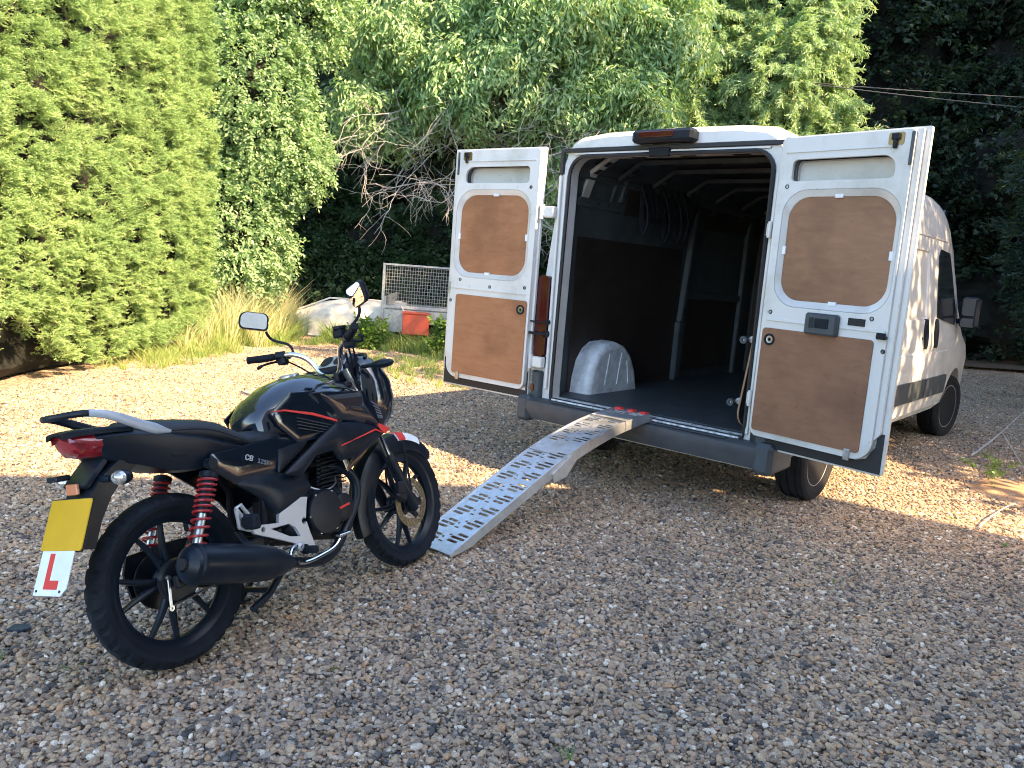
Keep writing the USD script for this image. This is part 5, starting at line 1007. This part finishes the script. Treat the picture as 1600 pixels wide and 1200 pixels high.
for s, c, st in ((1, (.85, .337, 1.285), [(.872, .29, 1.225), (.92, .275, 1.175), (.935, .22, 1.150), (.935, .205, 1.095)]), (-1, (.85, -.318, 1.295), [(.862, -.31, 1.245), (.862, -.295, 1.20), (.855, -.255, 1.165), (.850, -.235, 1.120)])):
    c = np.array(c); pd = rrect(-.082, -.052, .082, .055, (.030, .020, .035, .045), 6) if s > 0 else rrect(-.053, -.048, .053, .046, (.022, .022, .016, .016), 6)
    pd = pd * (1, 1)
    if s < 0: pd[:, 0] *= 1.62 - .2 * (pd[:, 1] < 0)
    nrm = np.array([-.97, -s * .12, .20]); nrm /= np.linalg.norm(nrm)
    if s > 0: nrm = np.array([-.575, -.77, .24]); pd = pd * .80; nrm /= np.linalg.norm(nrm)
    else: nrm = np.array([-.86, .40, -.26]); nrm /= np.linalg.norm(nrm)
    U = np.cross([0, 0, 1.], nrm) * -1; U /= np.linalg.norm(U); U = -U if U[1] > 0 else U; V = np.cross(nrm, U); 
    if V[2] < 0: V = -V
    if s > 0:   # the far mirror hangs lower towards the bike
        t = math.radians(-14); U, V = U * math.cos(t) + V * math.sin(t), V * math.cos(t) - U * math.sin(t)
    else:
        t = math.radians(6); U, V = U * math.cos(t) + V * math.sin(t), V * math.cos(t) - U * math.sin(t)
    if np.cross(U, V) @ nrm < 0: U = -U
    rings = [c + nrm * h + np.outer(pd[:, 0] * k, U) + np.outer(pd[:, 1] * k, V) for h, k in ((.004, .985), (.002, 1.02), (-.012, 1.0), (-.028, .75), (-.034, .4))]
    mm = B('mirror', [loft(rings), tube(spline(st, 16), .0065, 8), lathe([(.013, 0), (.013, .02)], st[-1], (0, 0, 1), 10)], M['black'])
    B('mirror_glass', slab(Polygon(pd * .90), c, U, V, .0015, .0045) if np.cross(U, V) @ nrm > 0 else slab(Polygon(pd * .90), c, U, V, .0015, -.006), M['mirror'], mm)
for pts in ([(.90, .24, 1.085), (.99, .16, 1.0), (1.0, .06, .90)], [(.85, -.22, 1.10), (.95, -.14, 1.02), (1.02, -.05, .88)], [(.91, .22, 1.09), (.97, .17, 1.08), (1.02, .10, .98), (.98, .02, .88)], [(.86, -.20, 1.12), (.92, -.17, 1.12), (1.0, -.12, 1.0), (.99, -.06, .86)]):
    B('control_cable', tube(spline(pts, 16), .0042, 6), M['rubber'])
B('ignition_switch', [lathe([(.016, 0), (.016, .018)], (1.0, -.01, .955), (-.3, 0, 1), 14)], M['steel'])
# ================================================================== HOUSE BEHIND THE CAMERA (its shade covers the foreground)
HA = np.array([9.31, .98]); hdir = np.array([-.98, -.190]); hdir /= np.linalg.norm(hdir); hnor = np.array([hdir[1], -hdir[0]]); hnor = -hnor if hnor[1] < 0 else hnor; EAVE = 7.45; HLEN = 9.6; HDEP = 8.0
house = thing('house', 'pale rendered house behind the camera that throws the shade on the drive', 'house', (0, 0, 0))
def hp(s, n, z): q = HA + hdir * s + hnor * n; return np.array([q[0], q[1], z])
def hbox(s0, s1, n0, n1, z0, z1): 
    return trimesh.convex.convex_hull(np.array([hp(s, n, z) for s in (s0, s1) for n in (n0, n1) for z in (z0, z1)]))
part(house, 'wall', hbox(0, HLEN, -HDEP, 0, -.1, EAVE - .2), M['wall'])
part(house, 'roof', trimesh.convex.convex_hull(np.array([hp(s, n, z) for s in (-.0, HLEN + .2) for n, z in ((.0, EAVE - .2), (.0, EAVE), (-HDEP, EAVE - .2), (-HDEP, EAVE), (-HDEP / 2, EAVE + 2.4))])), M['tile'])
for s in (1.6, 4.4, 7.2):
    for z in (1.0, 4.3):
        w = part(house, 'window', hbox(s, s + 1.2, .0, .05, z, z + 1.3), M['whitecard']); part(w, 'pane', hbox(s + .08, s + 1.12, .05, .056, z + .08, z + 1.22), M['glass'])

# ================================================================== TRAILER, RED BOX, UPTURNED HULL
trl = thing('mesh_trailer', 'small grey utility trailer with an upright mesh ramp, parked by the trees', 'trailer', (-1.55, 13.2, 0), .05)
part(trl, 'bed', [cbox((.05, 1.15, .62), (1.40, 2.3, .05), .006), cbox((-.63, 1.15, .74), (.03, 2.3, .24), .004), cbox((.73, 1.15, .74), (.03, 2.3, .24), .004), cbox((.05, .02, .55), (1.42, .05, .22), .006)], M['galv'])
part(trl, 'rear_panel', cbox((-.45, -.005, .43), (.36, .03, .28), .004), M['galv'])
fr = part(trl, 'ramp_frame', [bar((-.665, 0, .22), (-.665, 0, 1.40), .045, .045, .005, (0, 1, 0)), bar((.76, 0, .5), (.76, 0, 1.40), .045, .045, .005, (0, 1, 0)), bar((-.66, 0, 1.385), (.76, 0, 1.385), .04, .03), bar((-.66, 0, .70), (.76, 0, .70), .04, .05)], M['galv'])
part(fr, 'wire_mesh', [bar((x, .012, .70), (x, .012, 1.38), .006, .006, .001, (0, 1, 0)) for x in np.arange(-.62, .75, .042)] + [bar((-.64, .018, z), (.74, .018, z), .006, .006, .001) for z in np.arange(.75, 1.37, .055)], M['galv'], kind='stuff')
for s in (-.72, .82):
    w = part(trl, 'wheel', lathe([(.12, -.07), (.25, -.07), (.275, -.05), (.275, .05), (.25, .07), (.12, .07)], (s, 1.2, .275), (1, 0, 0), 32, True), M['rubber']); part(w, 'rim', lathe([(.02, -.05), (.12, -.045), (.125, .045), (.02, .05)], (s, 1.2, .275), (1, 0, 0), 24), M['galv'])
part(trl, 'tail_light', cbox((-.70, -.03, .47), (.05, .03, .10), .005), M['amber'])
part(trl, 'drawbar', [bar((-.3, 2.3, .5), (.05, 3.3, .45), .05, .05), bar((.4, 2.3, .5), (.05, 3.3, .45), .05, .05)], M['galv'])
part(trl, 'rope', tube(spline([(-.36, -.02, .72), (-.30, -.05, .62), (-.26, -.06, .5), (-.32, -.04, .36)], 14), .011, 6), M['rope'])
part(trl, 'axle_block', cbox((.05, .25, .33), (1.0, .3, .20), .02), M['under'])
rb = thing('red_box', 'faded red metal box hanging on the back of the trailer', 'box', (-1.64, 13.06, .28), .05)
part(rb, 'case', [cbox((0, 0, .17), (.42, .24, .34), .014)], M['redbox']); part(rb, 'lid', cbox((0, 0, .35), (.44, .26, .03), .008), M['redbox']); part(rb, 'clasp', cbox((.235, -.02, .26), (.05, .05, .10), .008), M['redbox'])
hl = thing('upturned_boat', 'pale weathered upturned hull half buried in the long grass', 'boat', (-3.1, 14.55, 0), .1)
rings = []
for t in np.linspace(0, 1, 16):
    x = -1.02 + 2.1 * t; w = .55 * math.sin(math.pi * min(t * .75 + .02, .5)) ** .7 + .02; h = .26 + .44 * math.sin(math.pi * min(t * .8 + .03, .55)) ** .8
    rings.append(np.array([(x + .16 * (1 - math.sin(a)) * (t < .2), w * math.cos(a) * (1 if abs(math.cos(a)) < .9 else 1), .04 + (h - .04) * abs(math.sin(a)) ** .75) for a in np.linspace(math.pi, 0, 18)]))
hm = loft(rings); hv = np.array(hm.vertices); hv += (meshkit.fbm(hv * 4.5 + 3, 3, 9) - .5)[:, None] * [.05, .05, .09]; part(hl, 'hull', tm(hv, hm.faces), M['hull'], smooth=50); part(hl, 'keel', tube([(-.85, 0, .45), (-.3, 0, .69), (1.0, 0, .70)], .018, 6), M['hull'])
part(hl, 'gunwale', [tube([r[k] for r in rings], .022, 6) for k in (0, -1)], M['hull'])

# ================================================================== OVERHEAD CABLES, DEBRIS
for k, (a, b, lab) in enumerate((((4.9, 17.0, 5.62), (15.0, 15.0, 5.45), 'upper of the two overhead cables at the right'), ((4.9, 16.9, 5.60), (14.5, 13.2, 4.6), 'lower of the two overhead cables at the right'))):
    a, b = np.array(a), np.array(b); t = np.linspace(0, 1, 30)[:, None]; p = a + (b - a) * t; p[:, 2] -= .35 * 4 * (t * (1 - t))[:, 0] * .35
    tag = part('/World', 'overhead_cable', tube(p, .009, 6), M['cable'], label=lab, cat='cable', group='overhead cables at the right')
rg = np.random.default_rng(4)
st = thing('slate_fragment', 'flat dark slate chip lying on the gravel at the left edge', 'stone', (-1.80, 2.86, .012), .3)
part(st, 'slab', slab(Polygon([(-.04, -.014), (.015, -.022), (.042, -.006), (.03, .017), (-.022, .02)]), (0, 0, 0), (1, 0, 0), (0, .98, .15), .010), M['slate'])
for k, (pts, lab) in enumerate((([(4.5, 7.65, .02), (5.0, 8.1, .16), (5.6, 8.7, .34)], 'thick fallen stick at the right edge of the drive'), ([(4.72, 7.15, .02), (4.60, 7.2, .20), (4.5, 7.25, .36)], 'thin pale upright stick at the right edge'), ([(3.15, 5.15, .02), (3.4, 5.4, .06), (3.8, 5.8, .05)], 'thin dry stem low at the right edge'))):
    part('/World', 'stick', tube(spline(pts, 8), np.linspace(.012 if k == 0 else .006, .004, 8), 6), M['twig'], label=lab, cat='stick', group='sticks at the right edge')
for k, (x, y, r, lab) in enumerate(((4.35, 6.85, .22, 'small leafy weed among the sticks at the right edge'), (3.95, 6.45, .15, 'small leafy weed nearest the camera at the right edge'))):
    tree('leafy_weed', lab, (x, y, 0), [((x, y, .14), (r, r, .10))], 9, KC, rng, .1, 3., 130 + k, (.3, .5), .5, .2, 0, .006, None, .8, cat='weed')
